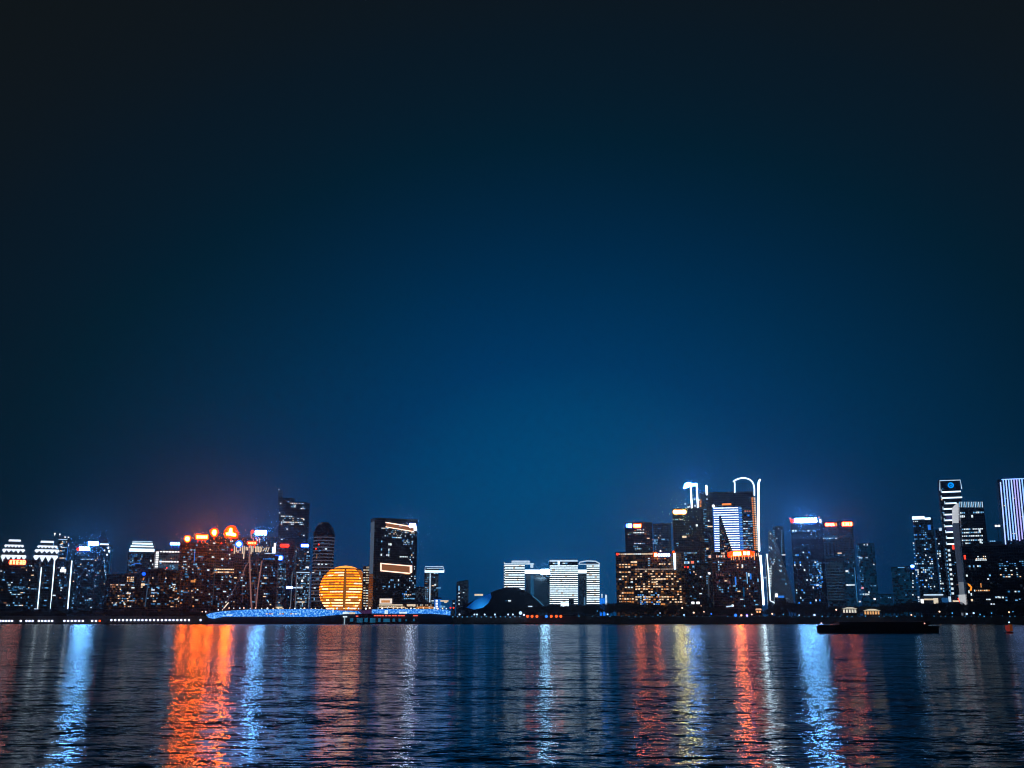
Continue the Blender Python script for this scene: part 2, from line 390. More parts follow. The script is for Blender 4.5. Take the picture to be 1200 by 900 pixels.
# ------------------------------------------------------------------ the setting
# river: the surface slopes of real waves, at every distance
def river_material():
    m = bpy.data.materials.new('river_water'); m.use_nodes = True; t = m.node_tree; b = t.nodes['Principled BSDF']
    b.inputs['Base Color'].default_value = (0.003, 0.008, 0.012, 1); b.inputs['Roughness'].default_value = 0.04; b.inputs['IOR'].default_value = 1.333
    geo = N(t, 'ShaderNodeNewGeometry')
    tot = None
    sep = N(t, 'ShaderNodeSeparateXYZ'); t.links.new(geo.outputs['Position'], sep.inputs[0])
    # wind patches: rougher and calmer water
    mp = N(t, 'ShaderNodeMapping'); mp.inputs['Scale'].default_value = (0.010, 0.02, 1); t.links.new(geo.outputs['Position'], mp.inputs[0])
    pn = N(t, 'ShaderNodeTexNoise'); pn.inputs['Scale'].default_value = 1; pn.inputs['Detail'].default_value = 3; t.links.new(mp.outputs[0], pn.inputs['Vector'])
    patch = M_(t, 'ADD', M_(t, 'MULTIPLY', pn.outputs[0], 0.5), 0.75)
    for sx, sy, amp, dist, w in ((0.045, 0.15, 0.26, 0.5, 5), (0.14, 0.42, 0.34, 0.6, 1), (0.45, 1.5, 0.62, 0.8, 2), (1.4, 4.2, 0.62, 0.5, 3), (4, 11, 0.36, 0.3, 4)):
        mp = N(t, 'ShaderNodeMapping'); mp.inputs['Scale'].default_value = (sx, sy, 1); mp.inputs['Rotation'].default_value = (0, 0, radians((-7, 5, 9, -12, 3)[w - 1]))
        mp.inputs['Location'].default_value = (w * 13.1, w * 7.7, 0)
        t.links.new(geo.outputs['Position'], mp.inputs[0])
        n = N(t, 'ShaderNodeTexNoise'); n.noise_dimensions = '2D'; n.inputs['Scale'].default_value = 1; n.inputs['Detail'].default_value = 2; n.inputs['Roughness'].default_value = .5; n.inputs['Distortion'].default_value = dist
        t.links.new(mp.outputs[0], n.inputs['Vector'])
        v = N(t, 'ShaderNodeVectorMath'); v.operation = 'SUBTRACT'; t.links.new(n.outputs['Color'], v.inputs[0]); v.inputs[1].default_value = (.5, .5, .5)
        v2 = N(t, 'ShaderNodeVectorMath'); v2.operation = 'MULTIPLY'; t.links.new(v.outputs[0], v2.inputs[0]); v2.inputs[1].default_value = (amp * .8, amp, 0)
        if tot is None: tot = v2.outputs[0]
        else:
            a = N(t, 'ShaderNodeVectorMath'); a.operation = 'ADD'; t.links.new(tot, a.inputs[0]); t.links.new(v2.outputs[0], a.inputs[1]); tot = a.outputs[0]
    far_ = M_(t, 'MINIMUM', M_(t, 'MAXIMUM', M_(t, 'DIVIDE', M_(t, 'SUBTRACT', sep.outputs[1], 40.0), 170.0), 0.0), 1.0)
    # beyond a few hundred metres the ripples are finer than the eye can part: they become roughness
    far2 = M_(t, 'SMOOTH_MIN', M_(t, 'MAXIMUM', M_(t, 'DIVIDE', M_(t, 'SUBTRACT', sep.outputs[1], 55.0), 330.0), 0.0), 1.0, 0.2)
    far2 = M_(t, 'MAXIMUM', far2, 0.0)
    t.links.new(M_(t, 'ADD', M_(t, 'MULTIPLY', M_(t, 'POWER', far2, 0.6), 0.11), 0.05), b.inputs['Roughness'])
    # wind waves: the faces towards the near bank (-y) are steep, the backs long and flat
    sx_ = N(t, 'ShaderNodeSeparateXYZ'); t.links.new(tot, sx_.inputs[0])
    fy = M_(t, 'SUBTRACT', M_(t, 'MINIMUM', sx_.outputs[1], 0.0), M_(t, 'MULTIPLY', M_(t, 'MAXIMUM', sx_.outputs[1], 0.0), -0.7))
    fy = M_(t, 'SUBTRACT', fy, M_(t, 'ADD', M_(t, 'MULTIPLY', far_, 0.062), 0.004))
    cx_ = N(t, 'ShaderNodeCombineXYZ'); t.links.new(M_(t, 'MULTIPLY', sx_.outputs[0], 0.33), cx_.inputs[0]); t.links.new(fy, cx_.inputs[1]); tot = cx_.outputs[0]
    sc = N(t, 'ShaderNodeVectorMath'); sc.operation = 'SCALE'; t.links.new(tot, sc.inputs[0])
    t.links.new(M_(t, 'MULTIPLY', patch, M_(t, 'SUBTRACT', 1.0, M_(t, 'MULTIPLY', far2, 0.5))), sc.inputs['Scale'])
    a = N(t, 'ShaderNodeVectorMath'); a.operation = 'ADD'; t.links.new(sc.outputs[0], a.inputs[0]); a.inputs[1].default_value = (0, 0, 1)
    nn = N(t, 'ShaderNodeVectorMath'); nn.operation = 'NORMALIZE'; t.links.new(a.outputs[0], nn.inputs[0])
    t.links.new(nn.outputs[0], b.inputs['Normal'])
    return m
RIVER_M = river_material()
m = MB(); m.quad((-4500, -60, 0), (4500, -60, 0), (4500, 1262, 0), (-4500, 1262, 0))
tag(m.build('river', RIVER_M), kind='structure')
CONC = solid('embankment_concrete', (0.11, 0.11, 0.11), .8, noise=.35, nscale=.05)
m = MB(); prof = [(1250, -3), (1250, 1.5), (1262, 1.6), (1263, 1.6), (1268, 7.5), (1269, 9.9), (1290, 9.9), (1290, -3)]
m.v = [(x, y, z) for x in (-4500, 4500) for y, z in prof]; n = len(prof)
for k in range(n):
    j = (k + 1) % n; m.f.append((k, n + k, n + j, j)); m.mi.append(0)
tag(m.build('embankment', CONC), kind='structure')
m = MB(); m.quad((-4500, 1289.5, 9.896), (4500, 1289.5, 9.896), (4500, 9000, 9.896), (-4500, 9000, 9.896))
tag(m.build('ground', solid('city_ground', (0.05, 0.055, 0.05), .9, noise=.3, nscale=.02)), kind='structure')

# ------------------------------------------------------------------ buildings, west bank part
CROWN = emis('crown_light', (.78, .88, 1.0), 1.25)
def tooth_tier(b, u0, u1, vt, vm, vb, teeth, mat=CROWN, name='crown_tier', y=-.5):
    xa, zt = b.p(u0, vt); xb, _ = b.p(u1, vt); _, zm = b.p((u0 + u1) / 2, vm); _, zb = b.p((u0 + u1) / 2, vb)
    m = MB(); q = (xb - xa) * .04
    m.prism_y([(xa, zm), (xb, zm), (xb - q, zt), (xa + q, zt)], y - .8, y)
    if teeth:
        w = (xb - xa) / teeth; rd = random.Random(int(u0 * 5 + vt))
        for i in range(teeth):
            c = xa + w * (i + .5); d = rd.uniform(.7, 1.0)
            m.prism_y([(c, zm - (zm - zb) * d), (c + w * .46, zm - .01), (c - w * .46, zm - .01)], y - .8, y)
    return m.build(name, mat, b.root)

def tooth_tower(label, D, u0, u1, tiers, depth=34):
    b = B('office_tower', label, D, u0, u1, tiers[-1][2] + 1, depth, mat=F_BLACK, cat='tower', parapet=False, plant=False, group='twin towers with toothed light crowns')
    z = b.z1; prev = None
    for i in range(len(tiers) - 1, -1, -1):
        a0, a1, vt, vm, vb, n = tiers[i]
        xa, zt = b.p(a0, vt); xb, _ = b.p(a1, vt); k = (len(tiers) - 1 - i)
        MB().box(xa + 1.5, xb - 1.5, .5 + k * 2, b.depth - k * 4, z, zt - .3).build('crown_storey', F_BLACK, b.root); z = zt - .3
        tooth_tier(b, a0, a1, vt, vm, vb, n, y=-.5 + k * .6)
    return b
b = tooth_tower('dark tower with three toothed white light tiers and an orange sign below it', 1750, 1, 32,
    [(10, 25, 632, 634.5, 635, 0), (5, 28.5, 638, 640, 642, 6), (2.5, 30, 643, 645, 648.5, 5), (1, 31.5, 650, 652.5, 659, 5)]).done()
b = tooth_tower('dark tower with three toothed white light tiers and the pair of light-edged slabs in front', 1750, 39, 69,
    [(47.5, 63.5, 633.5, 636, 636.5, 0), (43.5, 68, 639, 641, 643, 6), (40.5, 70, 643.5, 646, 649, 5), (39, 68.5, 650.5, 653, 659.5, 4)])
b.row(663, 50, 56, 1.5, .7, [CM, CBL], 2); b.row(665, 49, 57, 1.5, .5, [CBL], 1.4); b.rect(58, 662, 73, 663, WA, 'light_strip'); b.done()

b = B('office_block', 'broad dark block with an orange sign on its roof and rows of pale blue windows', 1620, 4, 46.5, 657, 40, mat=F_BLACK)
b.sign(11, 656.5, 30, 661.5, 5, ORC, OHS, .6, .9, y=-.2, legs=False)
for v, a0, a1, p in ((663, 30, 38, .8), (666, 20, 27, .8), (683, 8, 40, .35), (688, 15, 30, .8), (690, 14, 44, .45), (692, 9, 14, 1), (696.5, 13, 26, .7), (699.5, 9, 38, .65), (709, 34, 44, .3)):
    b.row(v, a0, a1, 1.9, p, [CM, CM, CW, CD], 1.2)
b.grid(5, 45, 702, 714, 3, 3, .05, [CD, CM]); b.done()

b = B('office_block', 'slim dark slab edged by two white light lines, the lower of the pair', 1640, 47.5, 64, 664, 30, mat=F_BLACK)
b.vline(48.6, 665, 713, 1.1, STR, u2=44); b.vline(64.2, 655, 713.5, 1.3, STR, u2=59.5)
b.rect(40, 713, 45, 714, STRS); b.row(706, 43, 46, 1.5, .8, [CM]); b.grid(50, 62, 667, 712, 2, 3, .04, [CD]); b.done()
b = B('office_block', 'slim dark slab with a white edge line and a white lamp cluster at its top', 1640, 65, 84, 658, 30, mat=F_BLACK)
b.vline(84.3, 657, 713.5, 1.3, STR, u2=79.3)
b.rect(70.5, 667, 77.5, 670.5, CB, 'roof_light'); b.rect(72, 664.5, 75.5, 666.8, CB, 'roof_light'); b.row(686, 69, 79, 1.2, .7, [CD], 2.5); b.grid(66, 82, 672, 712, 2, 3, .03, [CD, CM]); b.done()
b = B('office_tower', 'narrow tower with small roof beacons and short rows of white lights at its top', 2050, 68.5, 81, 631, 30, mat=F_BLUE)
for u, v, r in ((64.3, 625.5, 1), (70.3, 626, .8), (76.3, 629.6, .9), (80.3, 629.8, .9), (80.2, 639, .8)): b.ball(u, v, r, CB, 'beacon')
b.rect(68.5, 631.8, 79, 632.6, STRS)
for v, a0, a1, p in ((635, 69, 79, .8), (637, 71, 79, .6), (641.5, 71, 79, .9), (645.5, 70, 76, .6), (649, 69, 74, .6), (654, 69, 77, .8), (658, 68, 76, .7), (661, 70, 78, .5)): b.row(v, a0, a1, 1.6, p, [CW, CM, WW], 1.4)
b.vline(78.7, 636, 664, .6, STRB); b.done()

b = B('office_tower', 'dark tower with two burning blue-white signs and a slanting lit roof edge', 1900, 84, 128, 639, 40, mat=F_BLUE, plant=False, vref=680)
b.sign(92.5, 641, 105, 645, 4, BC, BH, .7, 1, legs=False); b.ball(92, 643.5, 2.0, RED, 'red_logo', y=-1)
b.sign(103.5, 635, 115.5, 638.8, 4, BC, BH, .7, 1, y=1)
b.rect(117, 637, 127.5, 638.7, STR, 'roof_edge_light')
b.poly([(112, 639), (128, 639), (124.5, 628), (122, 621.5), (120, 623)], F_BLUE, 'roof_spire', 8, 12)
for u, v, r in ((127, 642, 1.2), (128, 646, 1.3), (125.5, 650, 1.0), (122.5, 645, .9)): b.win(u, v, r * 1.5, r * 2, STR)
for v in range(655, 680, 2): b.win(121.5 + (v - 655) * .12 + random.Random(v).uniform(-.8, .8), v, 1.2, 1.3, random.Random(v * 3).choice((CW, CM, CD)))
b.row(655.5, 94, 110, 2, .8, [CM, CW], 1); b.row(703.5, 99, 109, 2.5, .8, [CD, CM], 1.4)
for u, v in ((92, 676), (90.5, 688), (86, 701), (85, 704), (85.6, 707), (84.6, 712), (108, 662)): b.win(u, v, 1.7, 1.4, CM)
b.vline(129, 643, 673, 1.0, emis('dim_blue_edge', (0.0, 0.06, .16), 1)); b.done()

b = B('apartment_block', 'low brown apartment block with clusters of small warm windows', 1500, 125, 166, 674, 24, mat=F_RES)
b.grid(148.5, 157, 675.5, 682, 2, 2, 5, [WA, WW], .75, .7)
b.grid(126, 142, 684, 702, 2.2, 2.6, .42, [WW, WA, WD, WD]); b.grid(146, 157, 690, 712, 2.4, 2.8, .4, [WW, CW, WA, WD]); b.grid(126, 160, 700, 713, 2.2, 2.4, .22, [WD, WW, CM]); b.done()
b = B('office_tower', 'tower with a stepped crown of three white light bands over blue patterned glass', 1800, 150, 181.5, 646.5, 34, mat=F_BLUE, parapet=False, plant=False, vref=650)
xa, z = b.p(152, 646)
MB().prism_z([(-b.Wd / 2 + 1, 1), (b.Wd / 2 - 1, 1), (b.Wd / 2 - 1, 30), (-b.Wd / 2 + 1, 30)], b.z1, b.p(165, 634)[1], [(-b.Wd / 2 + 5, 4), (b.Wd / 2 - 5, 4), (b.Wd / 2 - 5, 26), (-b.Wd / 2 + 5, 26)]).build('crown_storey', F_BLUE, b.root)
for v0, v1, a0, a1 in ((634.2, 635.1, 155, 179), (636.2, 638, 155, 179), (639.5, 641, 153, 180), (643, 646.5, 151.5, 181)): b.rect(a0, v0, a1, v1, STRS if v0 < 636 else STR, 'crown_band', 1.2, 1)
b.grid(150.5, 167, 649, 663, 2, 1.8, .45, [CD, CBL, CM, CD]); b.grid(175, 180, 655, 672, 3, 4, .4, [CW]); b.path([(154, 662), (160, 660), (166, 661)], .8, STRB); b.done()
b = B('office_tower', 'grey tower ruled by two dashed white lines with a white sign at its top', 1850, 182, 212, 645.5, 36, mat=F_GREY)
b.sign(199.5, 636, 211, 638.8, 4, BC2, BH, .6, 1, y=2)
b.row(646.6, 187, 211, 3.6, 1, [CB], 1.5, .85); b.row(658.2, 186.5, 210, 3.6, 1, [CB], 1.5, .85)
for v in [647 + 2.1 * i for i in range(11)]: b.win(184.6 - (v - 647) * .07, v, 3.2, 1.3, CB)
b.grid(187, 210, 649, 668, 3, 3, .05, [CM]); b.rect(186, 661, 209, 668, emis('louvre_glow', (.02, .05, .09), 1), 'louvre_panel', .3, .28)
b.win(206.5, 671, 5, 1.5, CB); b.win(195.5, 665.5, 1.2, 1.6, RED); b.done()
b = B('apartment_block', 'dark brown block with a blue roof lamp and clustered warm windows up one corner', 1480, 165, 212, 669, 26, mat=F_RES)
b.ball(168.5, 672.5, 2.0, BH, 'roof_lamp', y=-2); b.win(167.5, 685, 4.5, 2.6, WW); b.win(168, 679, 1.4, 2, WA); b.rect(226 - 2, 681, 229, 682.5, WA, 'light_strip')
b.vline(174.6, 677, 711, 1.3, emis('dim_flank_line', (.03, .06, .11), 1), u2=170)
b.grid(196, 208, 686, 694, 2.2, 2.5, .6, [WA, WD, WW]); b.grid(196, 210, 699, 712, 1.9, 2.0, .5, [WW, WA, CW]); b.grid(166, 210, 676, 712, 2.6, 3, .07, [CD, WD, CM, WW]); b.done()

# the cluster under orange signs
b = B('office_tower', 'plum-dark tower carrying a round orange logo and an orange name sign', 1600, 211, 246, 637, 38, mat=F_PURP)
x, z = b.p(219.7, 631.5); k = b.D / F
m = MB(); pts = [(x + 4.1 * k * cos(2 * pi * q / 20), z + 4.1 * k * sin(2 * pi * q / 20)) for q in range(20)]; m.prism_y(pts, -1.3, -.3)
m.box(x - .4, x + .4, -.29, .3, z - 5.8 * k, z); pl = m.build('round_sign', OH, b.root)
m = MB()
for q in range(20):
    w0, w1 = 2 * pi * q / 20, 2 * pi * (q + 1) / 20
    m.prism_y([(x + r * k * cos(w), z + r * k * sin(w)) for r, w in ((1.3, w0), (2.5, w0), (2.5, w1), (1.3, w1))], -2, -1.31)
m.prism_y([(x - .35 * k, z - 1.0 * k), (x + .35 * k, z - 1.0 * k), (x + .35 * k, z + 1.0 * k), (x - .35 * k, z + 1.0 * k)], -2, -1.31)
m.build('lettering', OC, pl)
b.sign(230.5, 627.8, 242.8, 631, 6, OC, OH, 1.9, .95)
for u, v in ((230.5, 639), (228, 644.5), (224, 644.5), (220.5, 647.5), (230, 661), (216, 653), (226, 671)): b.win(u, v, 2, 1.5, CM)
b.row(644.5, 222, 232, 2, .7, [CBL, CM], 1); b.vline(228, 646, 658, .9, STRB); b.row(661.5, 212, 221, 2, .6, [CM], 1.4); b.row(661.5, 226, 231, 2, 1, [CM], 1.6)
b.grid(214, 230, 688, 694, 2, 2.5, .6, [WW, WA]); b.grid(212, 244, 664, 712, 3, 3.4, .07, [CM, CD, WA]); b.win(226, 681, 5, 2.4, WA); b.done()
b = B('office_tower', 'broad plum-dark tower carrying two glowing orange emblems above a double row of warm lights', 1560, 245, 289, 630, 42, mat=F_PURP)
def emblem(b, cores, halo, y=0):
    k = b.D / F; m = MB()
    m.prism_y([b.p(u, v) for u, v in halo], y - 1.3, y - .3)
    ux = sum(u for u, v in halo) / len(halo); x, z = b.p(ux, max(v for u, v in halo)); m.box(x - .4, x + .4, y - .29, y + .3, z - 3, z + 2)
    pl = m.build('emblem_sign', OH, b.root); L = MB()
    for c in cores: L.prism_y([b.p(u, v) for u, v in c], y - 2, y - 1.31)
    L.build('emblem', OC, pl)
def blob(cu, cv, ru, rv, n=16): return [(cu + ru * cos(2 * pi * q / n), cv - rv * sin(2 * pi * q / n)) for q in range(n)]
emblem(b, [[(248.6, 624.6), (250, 627.2), (252.3, 627.2), (253.6, 624.5), (253.2, 621.8), (251.3, 620.7), (249.6, 622)]], blob(251, 624, 5.0, 5.4))
emblem(b, [[(264.8, 624.6), (265.4, 627), (276, 628.3), (276.2, 625.5), (272.3, 624.4), (272, 619.6), (270.3, 618.9), (268.7, 620.5), (268.6, 624.2)]],
    [(262.6, 622), (263, 629.5), (270, 631), (278.5, 630.6), (279.3, 624), (276, 617), (271, 615.6), (266.5, 617.5)])
for u, v in ((251, 636.5), (270.5, 634.5), (272.5, 634.2), (249.5, 652.8), (260.5, 655), (269, 650), (269.5, 654.5), (244, 668)): b.win(u, v, 2.8 if u < 262 else 1.6, 1.6, CW)
b.ball(271.5, 644.5, .9, RED, 'beacon', y=-1); b.ball(259.5, 636.7, .9, RED, 'beacon', y=-1)
b.row(667.3, 250.5, 288, 2.2, 1, [WW, BEIGE, WW], 1.5, .9); b.row(670.7, 250.5, 288, 2.2, 1, [WW, WA, BEIGE], 1.7, .85)
b.grid(248, 286, 675, 712, 2.6, 2.8, .09, [CM, CD, CM, CW]); b.row(697.5, 268, 284, 2, .8, [CD], 1); b.vline(250.5, 660, 708, .8, emis('faint_line', (.03, .04, .06), 1)); b.vline(276.5, 676, 706, .5, MATS['faint_line']); b.done()

b = B('office_tower', 'dim tower behind the lit fins with a large blue-white roof sign', 1900, 288, 327, 630, 38, mat=F_BLUE)
b.sign(299, 622, 312.5, 627, 4, BC, BH, .8, 1); b.ball(296, 623, 2.0, RED, 'red_logo', y=-1)
for u, v in ((309.5, 629.7), (312.5, 636), (302, 633), (304.5, 632)): b.win(u, v, 1.1, 2, CW)
for u, v0, v1 in ((294, 624, 631), (296.5, 630, 634), (300, 629, 634), (303.5, 630, 636)): b.vline(u, v0, v1, .9, emis('pink_line', (1.0, .35, .4), 1), u2=u + .6)
b.vline(318.5, 629, 648, .8, MATS['dim_blue_edge']); b.vline(321.3, 633, 650, 1.0, STRB if 0 else MATS['dim_blue_edge']); b.done()
b = B('exhibition_hall', 'dark hall crowned by a row of warm vertical light fins and a small orange sign', 1540, 275, 326, 652.5, 34, mat=F_PURP, plant=False)
b.ball(280, 637.5, 2.6, BC2, 'blue_lamp', y=-1); 
x, z = b.p(280, 637.5, -.4)
MB().prism_y([(x + 4.4 * 1.33 * cos(2 * pi * q / 14), z + 4.4 * 1.33 * sin(2 * pi * q / 14)) for q in range(14)], -.4 + 1, .2 + 1).build('lamp_halo', BH, b.root)  # glowing disc painted in for the halo round the blue lamp
b.sign(290.7, 635.3, 300, 637.6, 4, ORC, OHS, 1.3, .9, y=-.2)
rd = random.Random(5)
fins = [(274.8, 640, 649), (277, 641, 647), (279, 645, 648), (282, 641, 645.5), (284.3, 639.5, 649), (286, 640, 655), (288.5, 641, 645), (290.3, 641, 645), (292.6, 639.5, 654.5), (294.5, 640, 649.5), (296.5, 640, 647), (299.6, 640, 647), (301.3, 640, 647), (303, 640.5, 647), (304.8, 640.5, 647.5)]
for u, v0, v1 in fins: b.vline(u, v0, v1, 1.15, BEIGE, 'light_fin')
for (p0, p1) in (((305.5, 647), (307.5, 640)), ((308, 646), (311, 642)), ((311, 646.5), (313, 641)), ((313.5, 647), (315.5, 641))): b.path([p0, p1], .9, BEIGE, 'light_fin')
for (p0, p1) in (((286, 655), (292.6, 646)),): pass
b.rect(319, 641, 323, 648, CB, 'light_panel'); b.rect(321, 636.5, 323.4, 641, CB, 'light_panel'); b.rect(310, 648.2, 323, 649, STRS, 'light_strip')
b.row(655, 308, 322, 2, .8, [CM, CBL], 1.2); b.grid(292, 322, 660, 712, 3, 3.3, .05, [CD, CM]); b.done()

# masted lattice structure standing in front of the hall
o = empty('cable_mast', at(295, 715, 1420) - Vector((0, 0, at(295, 715, 1420).z - G)), 0, 'tall tripod mast of pinkish steel with stay cables in front of the lit fins', 'mast')
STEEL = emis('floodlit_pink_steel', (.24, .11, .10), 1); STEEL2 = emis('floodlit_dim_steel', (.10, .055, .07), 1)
def mast(pts, w, mat, name):
    P = [at(u, v, 1420) - o.location for u, v in pts]; MB().tube(P, w * 1420 / F / 2, 8).build(name, mat, o)
mast([(295, 714), (294, 700), (292.6, 660), (292.4, 642)], 1.7, STEEL, 'mast_leg')
mast([(300, 714), (302, 690), (307, 657)], 1.4, STEEL, 'mast_leg'); mast([(299.5, 708), (298.5, 680)], .8, STEEL2, 'mast_leg')
mast([(307, 657), (303, 676), (300, 657)], .8, STEEL2, 'mast_strut'); mast([(292.5, 657), (287, 665), (284.5, 674)], .9, STEEL, 'mast_strut')
mast([(284, 672), (262, 713)], .7, STEEL2, 'stay_cable'); mast([(284.5, 675), (284.5, 706)], .5, STEEL2, 'stay_cable')
mast([(262, 713), (268, 706)], 1.3, emis('cable_foot_light', (.9, .75, .6), 1), 'cable_foot'); mast([(283, 673.5), (286.5, 673.5)], 1.6, STEEL, 'mast_collar')

# tall tower and its neighbours
b = B('skyscraper', 'tall blue-grey tower with bright floors near its stepped top and a thin spire', 2300, 324.5, 360, 590, 45, mat=F_BLUE, cat='skyscraper', vref=650, plant=False)
x0, z0 = b.p(326, 590); 
for a0, a1, vt in ((326, 331, 574), (331, 345, 583), (345, 360, 588)):
    xa, zt = b.p(a0, vt); xb, _ = b.p(a1, vt); MB().box(xa + .1, xb - .1, 6, 36, b.z1 + .1, zt).build('stepped_top', F_BLUE, b.root)
b.ball(326.9, 573.6, .8, CW, 'beacon')
for v, a0, a1, p in ((588, 335, 339, .6), (590, 340, 356, .55), (592, 335, 347, .55), (594, 335, 358, .5), (596, 352, 358, .9), (605, 329, 344, 1), (607.5, 329, 356, .85), (609.7, 329, 352, .7), (612, 329, 355, .85), (614.3, 329, 356, .85)): b.row(v, a0, a1, 2, p, [CW, CW, BEIGE, CM], 1.1, .85)
for u, v in ((328.8, 590), (327.6, 601), (336.5, 620), (330.5, 632), (356, 627.5), (356, 609)): b.win(u, v, 1.8, 1.3, CW)
b.grid(327, 357, 618, 700, 2, 1.3, .12, [emis('very_dim_window', (.03, .055, .1), 1), MATS['very_dim_window'], CD], 1, .5); b.done()
b = B('office_tower', 'slim plum tower with a small red sign at its top', 1850, 327, 345.5, 636, 34, mat=F_PURP)
b.sign(328.5, 638, 338.5, 641, 4, RED, RH, .5, .8, y=-.2, legs=False)
b.vline(345.3, 638, 712, .9, MATS['faint_line']); b.win(347.5, 646, 3, 1.4, CW); b.grid(330, 344, 650, 705, 3, 3, .1, [CD, CM, WD]); b.done()
b = B('office_tower', 'slim blue-grey tower with a small blue-white sign at its top', 1850, 348, 364, 637, 34, mat=F_BLUE)
b.sign(353, 638, 361.5, 641, 3, BC2, BH, .8, 1, y=-.2, legs=False)
b.win(361, 647, 1.8, 1.5, CW); b.win(360, 665, 3.8, 2, CB); b.grid(349, 363, 650, 670, 2.5, 3, .12, [CM, CD]); b.done()
b = B('office_block', 'grey glass block with a glowing blue-white square sign on its face', 1600, 320.5, 336, 648, 30, mat=F_GREY)
b.sign(322.8, 651.7, 330.8, 656, 2, BC2, BH, 1.2, 1, y=-.2, legs=False)
b.row(664.5, 322, 330, 2, .5, [CM]); b.row(667, 321, 335, 2, .7, [CM, CD]); b.grid(320.8, 335.5, 674, 679, 1.8, 1.6, .8, [CM, CW, CD]); b.grid(321, 335, 660, 710, 2.2, 3, .12, [CD, CM]); b.vline(321.5, 676, 710, .7, STRS if 0 else emis('mid_grey_line', (.12, .17, .23), 1))
for v in range(681, 710, 3): b.win(322.3, v, 1.3, 1.6, CM)
b.rect(322, 711, 331, 713, BEIGE, 'entrance_light'); b.done()
b = B('office_block', 'pale grey lit block with ragged white windows and a white sign beside it', 1560, 347, 363.5, 670.5, 28, mat=F_GREY)
b.rect(347.3, 670.3, 363, 671.2, STRS, 'roof_light'); b.grid(347, 363.5, 672, 711, 1.9, 2.2, .42, [CM, CM, MATS['mid_grey_line'], CW], .8, .6)
b.win(354.2, 680.7, 2.2, 2.2, CB); b.vline(347, 672, 712, .7, MATS['mid_grey_line']); b.vline(362.5, 672, 712, .7, MATS['mid_grey_line'])
b.sign(335.5, 687.3, 343, 689.8, 3, BC2, BH, .4, 1, y=-.4, legs=False); b.rect(343.5, 688, 355, 689.4, STRS, 'light_strip'); b.done()
b = B('glass_block', 'narrow dark glass block between the grey block and the pale lit block', 1620, 336.5, 346.5, 676, 26, mat=F_BLACK)
b.vline(341.5, 670, 712, .7, MATS['mid_grey_line']); b.grid(337, 346, 680, 710, 2, 3, .1, [CD, CM, WD]); b.done()

# round-topped tower
D = 2000; A = at(364.3, 650, D); Bx = at(389, 650, D); r = (Bx.x - A.x) / 2
o = empty('round_tower', ((A.x + Bx.x) / 2, D + r, G), 0, 'cylindrical dark tower with a rounded dome top beside the golden globe', 'tower')
zt = at(376, 627, D).z - G; ztop = at(374, 610.5, D).z - G
MB().lathe([(r, -1), (r, zt)], 32).build('wall', F_PURP, o, smooth=False)
prof = [(r + .5, zt + .01), (r + .8, zt + 3), (r * .9, zt + (ztop - zt) * .45), (r * .66, zt + (ztop - zt) * .75), (r * .4, zt + (ztop - zt) * .95), (.3, ztop)]
MB().lathe(prof, 32).build('dome_roof', solid('black_roof', (.01, .011, .014), .4), o, smooth=True)
FLB = emis('floor_edge_glow', (.055, .065, .10), 1, var=.5, vscale=.05)
for i in range(20):
    z = zt - 5 - i * 6.6
    if z < 6: break
    MB().lathe([(r + .2, z), (r + .35, z + .4), (r + .35, z + 1.6), (r + .2, z + 2)], 32).build('floor_band', FLB, o)
def on_drum(u, v, w, h, mat):
    p = at(u, v, D) - o.location; x = p.x; 
    if abs(x) > r * .95: x = r * .95 * (1 if x > 0 else -1)
    y = -sqrt(max(0, r * r - x * x)); q = link('window', unit(mat), o, (x, y - .3, at(u, v, D + r + y).z - G)); q.scale = (w * D / F, 1.0, h * D / F); q.rotation_euler = (0, 0, atan2(x, -y))
for u, v, w, h, mt in ((373.5, 638, 1.4, 1.4, RED), (370, 643, 1.6, 1.4, RED), (381.8, 643.2, 2.4, 1.8, CW), (373.5, 661.3, 2.4, 1.6, CW), (377.5, 661.3, 1.8, 1.4, CW), (382, 661.3, 2.4, 1.3, CW), (375, 645, 2, 1, CD), (378, 636, 3, .8, CD), (375, 672, 1.4, 4, CM), (368.5, 669, 1.4, 3, WD), (372, 678.5, 4, .9, CM), (366, 671, 5, 1, CW), (371, 652, 1.3, 5, WD), (368.5, 689, 2.5, 1.5, CW), (367, 695, 1.4, 3, WD), (368, 702, 1.2, 3, CM), (375, 614, 5, .9, emis('dome_glint', (.06, .1, .15), 1))): on_drum(u, v, w, h, mt)  # last entry is a highlight on the dome painted as glow, no window

# golden globe hotel
D = 1750; R = 28.9 * D / F; c = at(399.2, 691.0, D + 0); gz = c.z - G
o = empty('globe_hotel', (c.x, D + R, G), 0, 'round golden globe building glowing with stacked orange light bands', 'building')
GLOW = emis('amber_interior', (.36, .085, .005), 1, True, var=.4, vscale=.12)
BAND = emis('gold_light_band', (3.3, .62, .02), 1, True, var=.5, vscale=.22)
BANDW = emis('pale_gold_light_band', (3.2, 1.7, .8), 1, True, var=.5, vscale=.3)
BANDD = emis('dim_gold_band', (.65, .22, .04), 1, var=.35, vscale=.10)
BANDD2 = emis('brown_gold_band', (.40, .14, .03), 1, var=.35, vscale=.10); grd = random.Random(9)
prof = []
for k in range(33):
    a = -pi / 2 + pi * k / 32; z = gz + R * sin(a)
    if z < 0 or z > gz + R * .82: continue
    prof.append((R * cos(a), z))
MB().lathe(prof, 64).build('globe_shell', GLOW, o, smooth=True)
nb = 17; z0 = 4; z1 = gz + R * .76
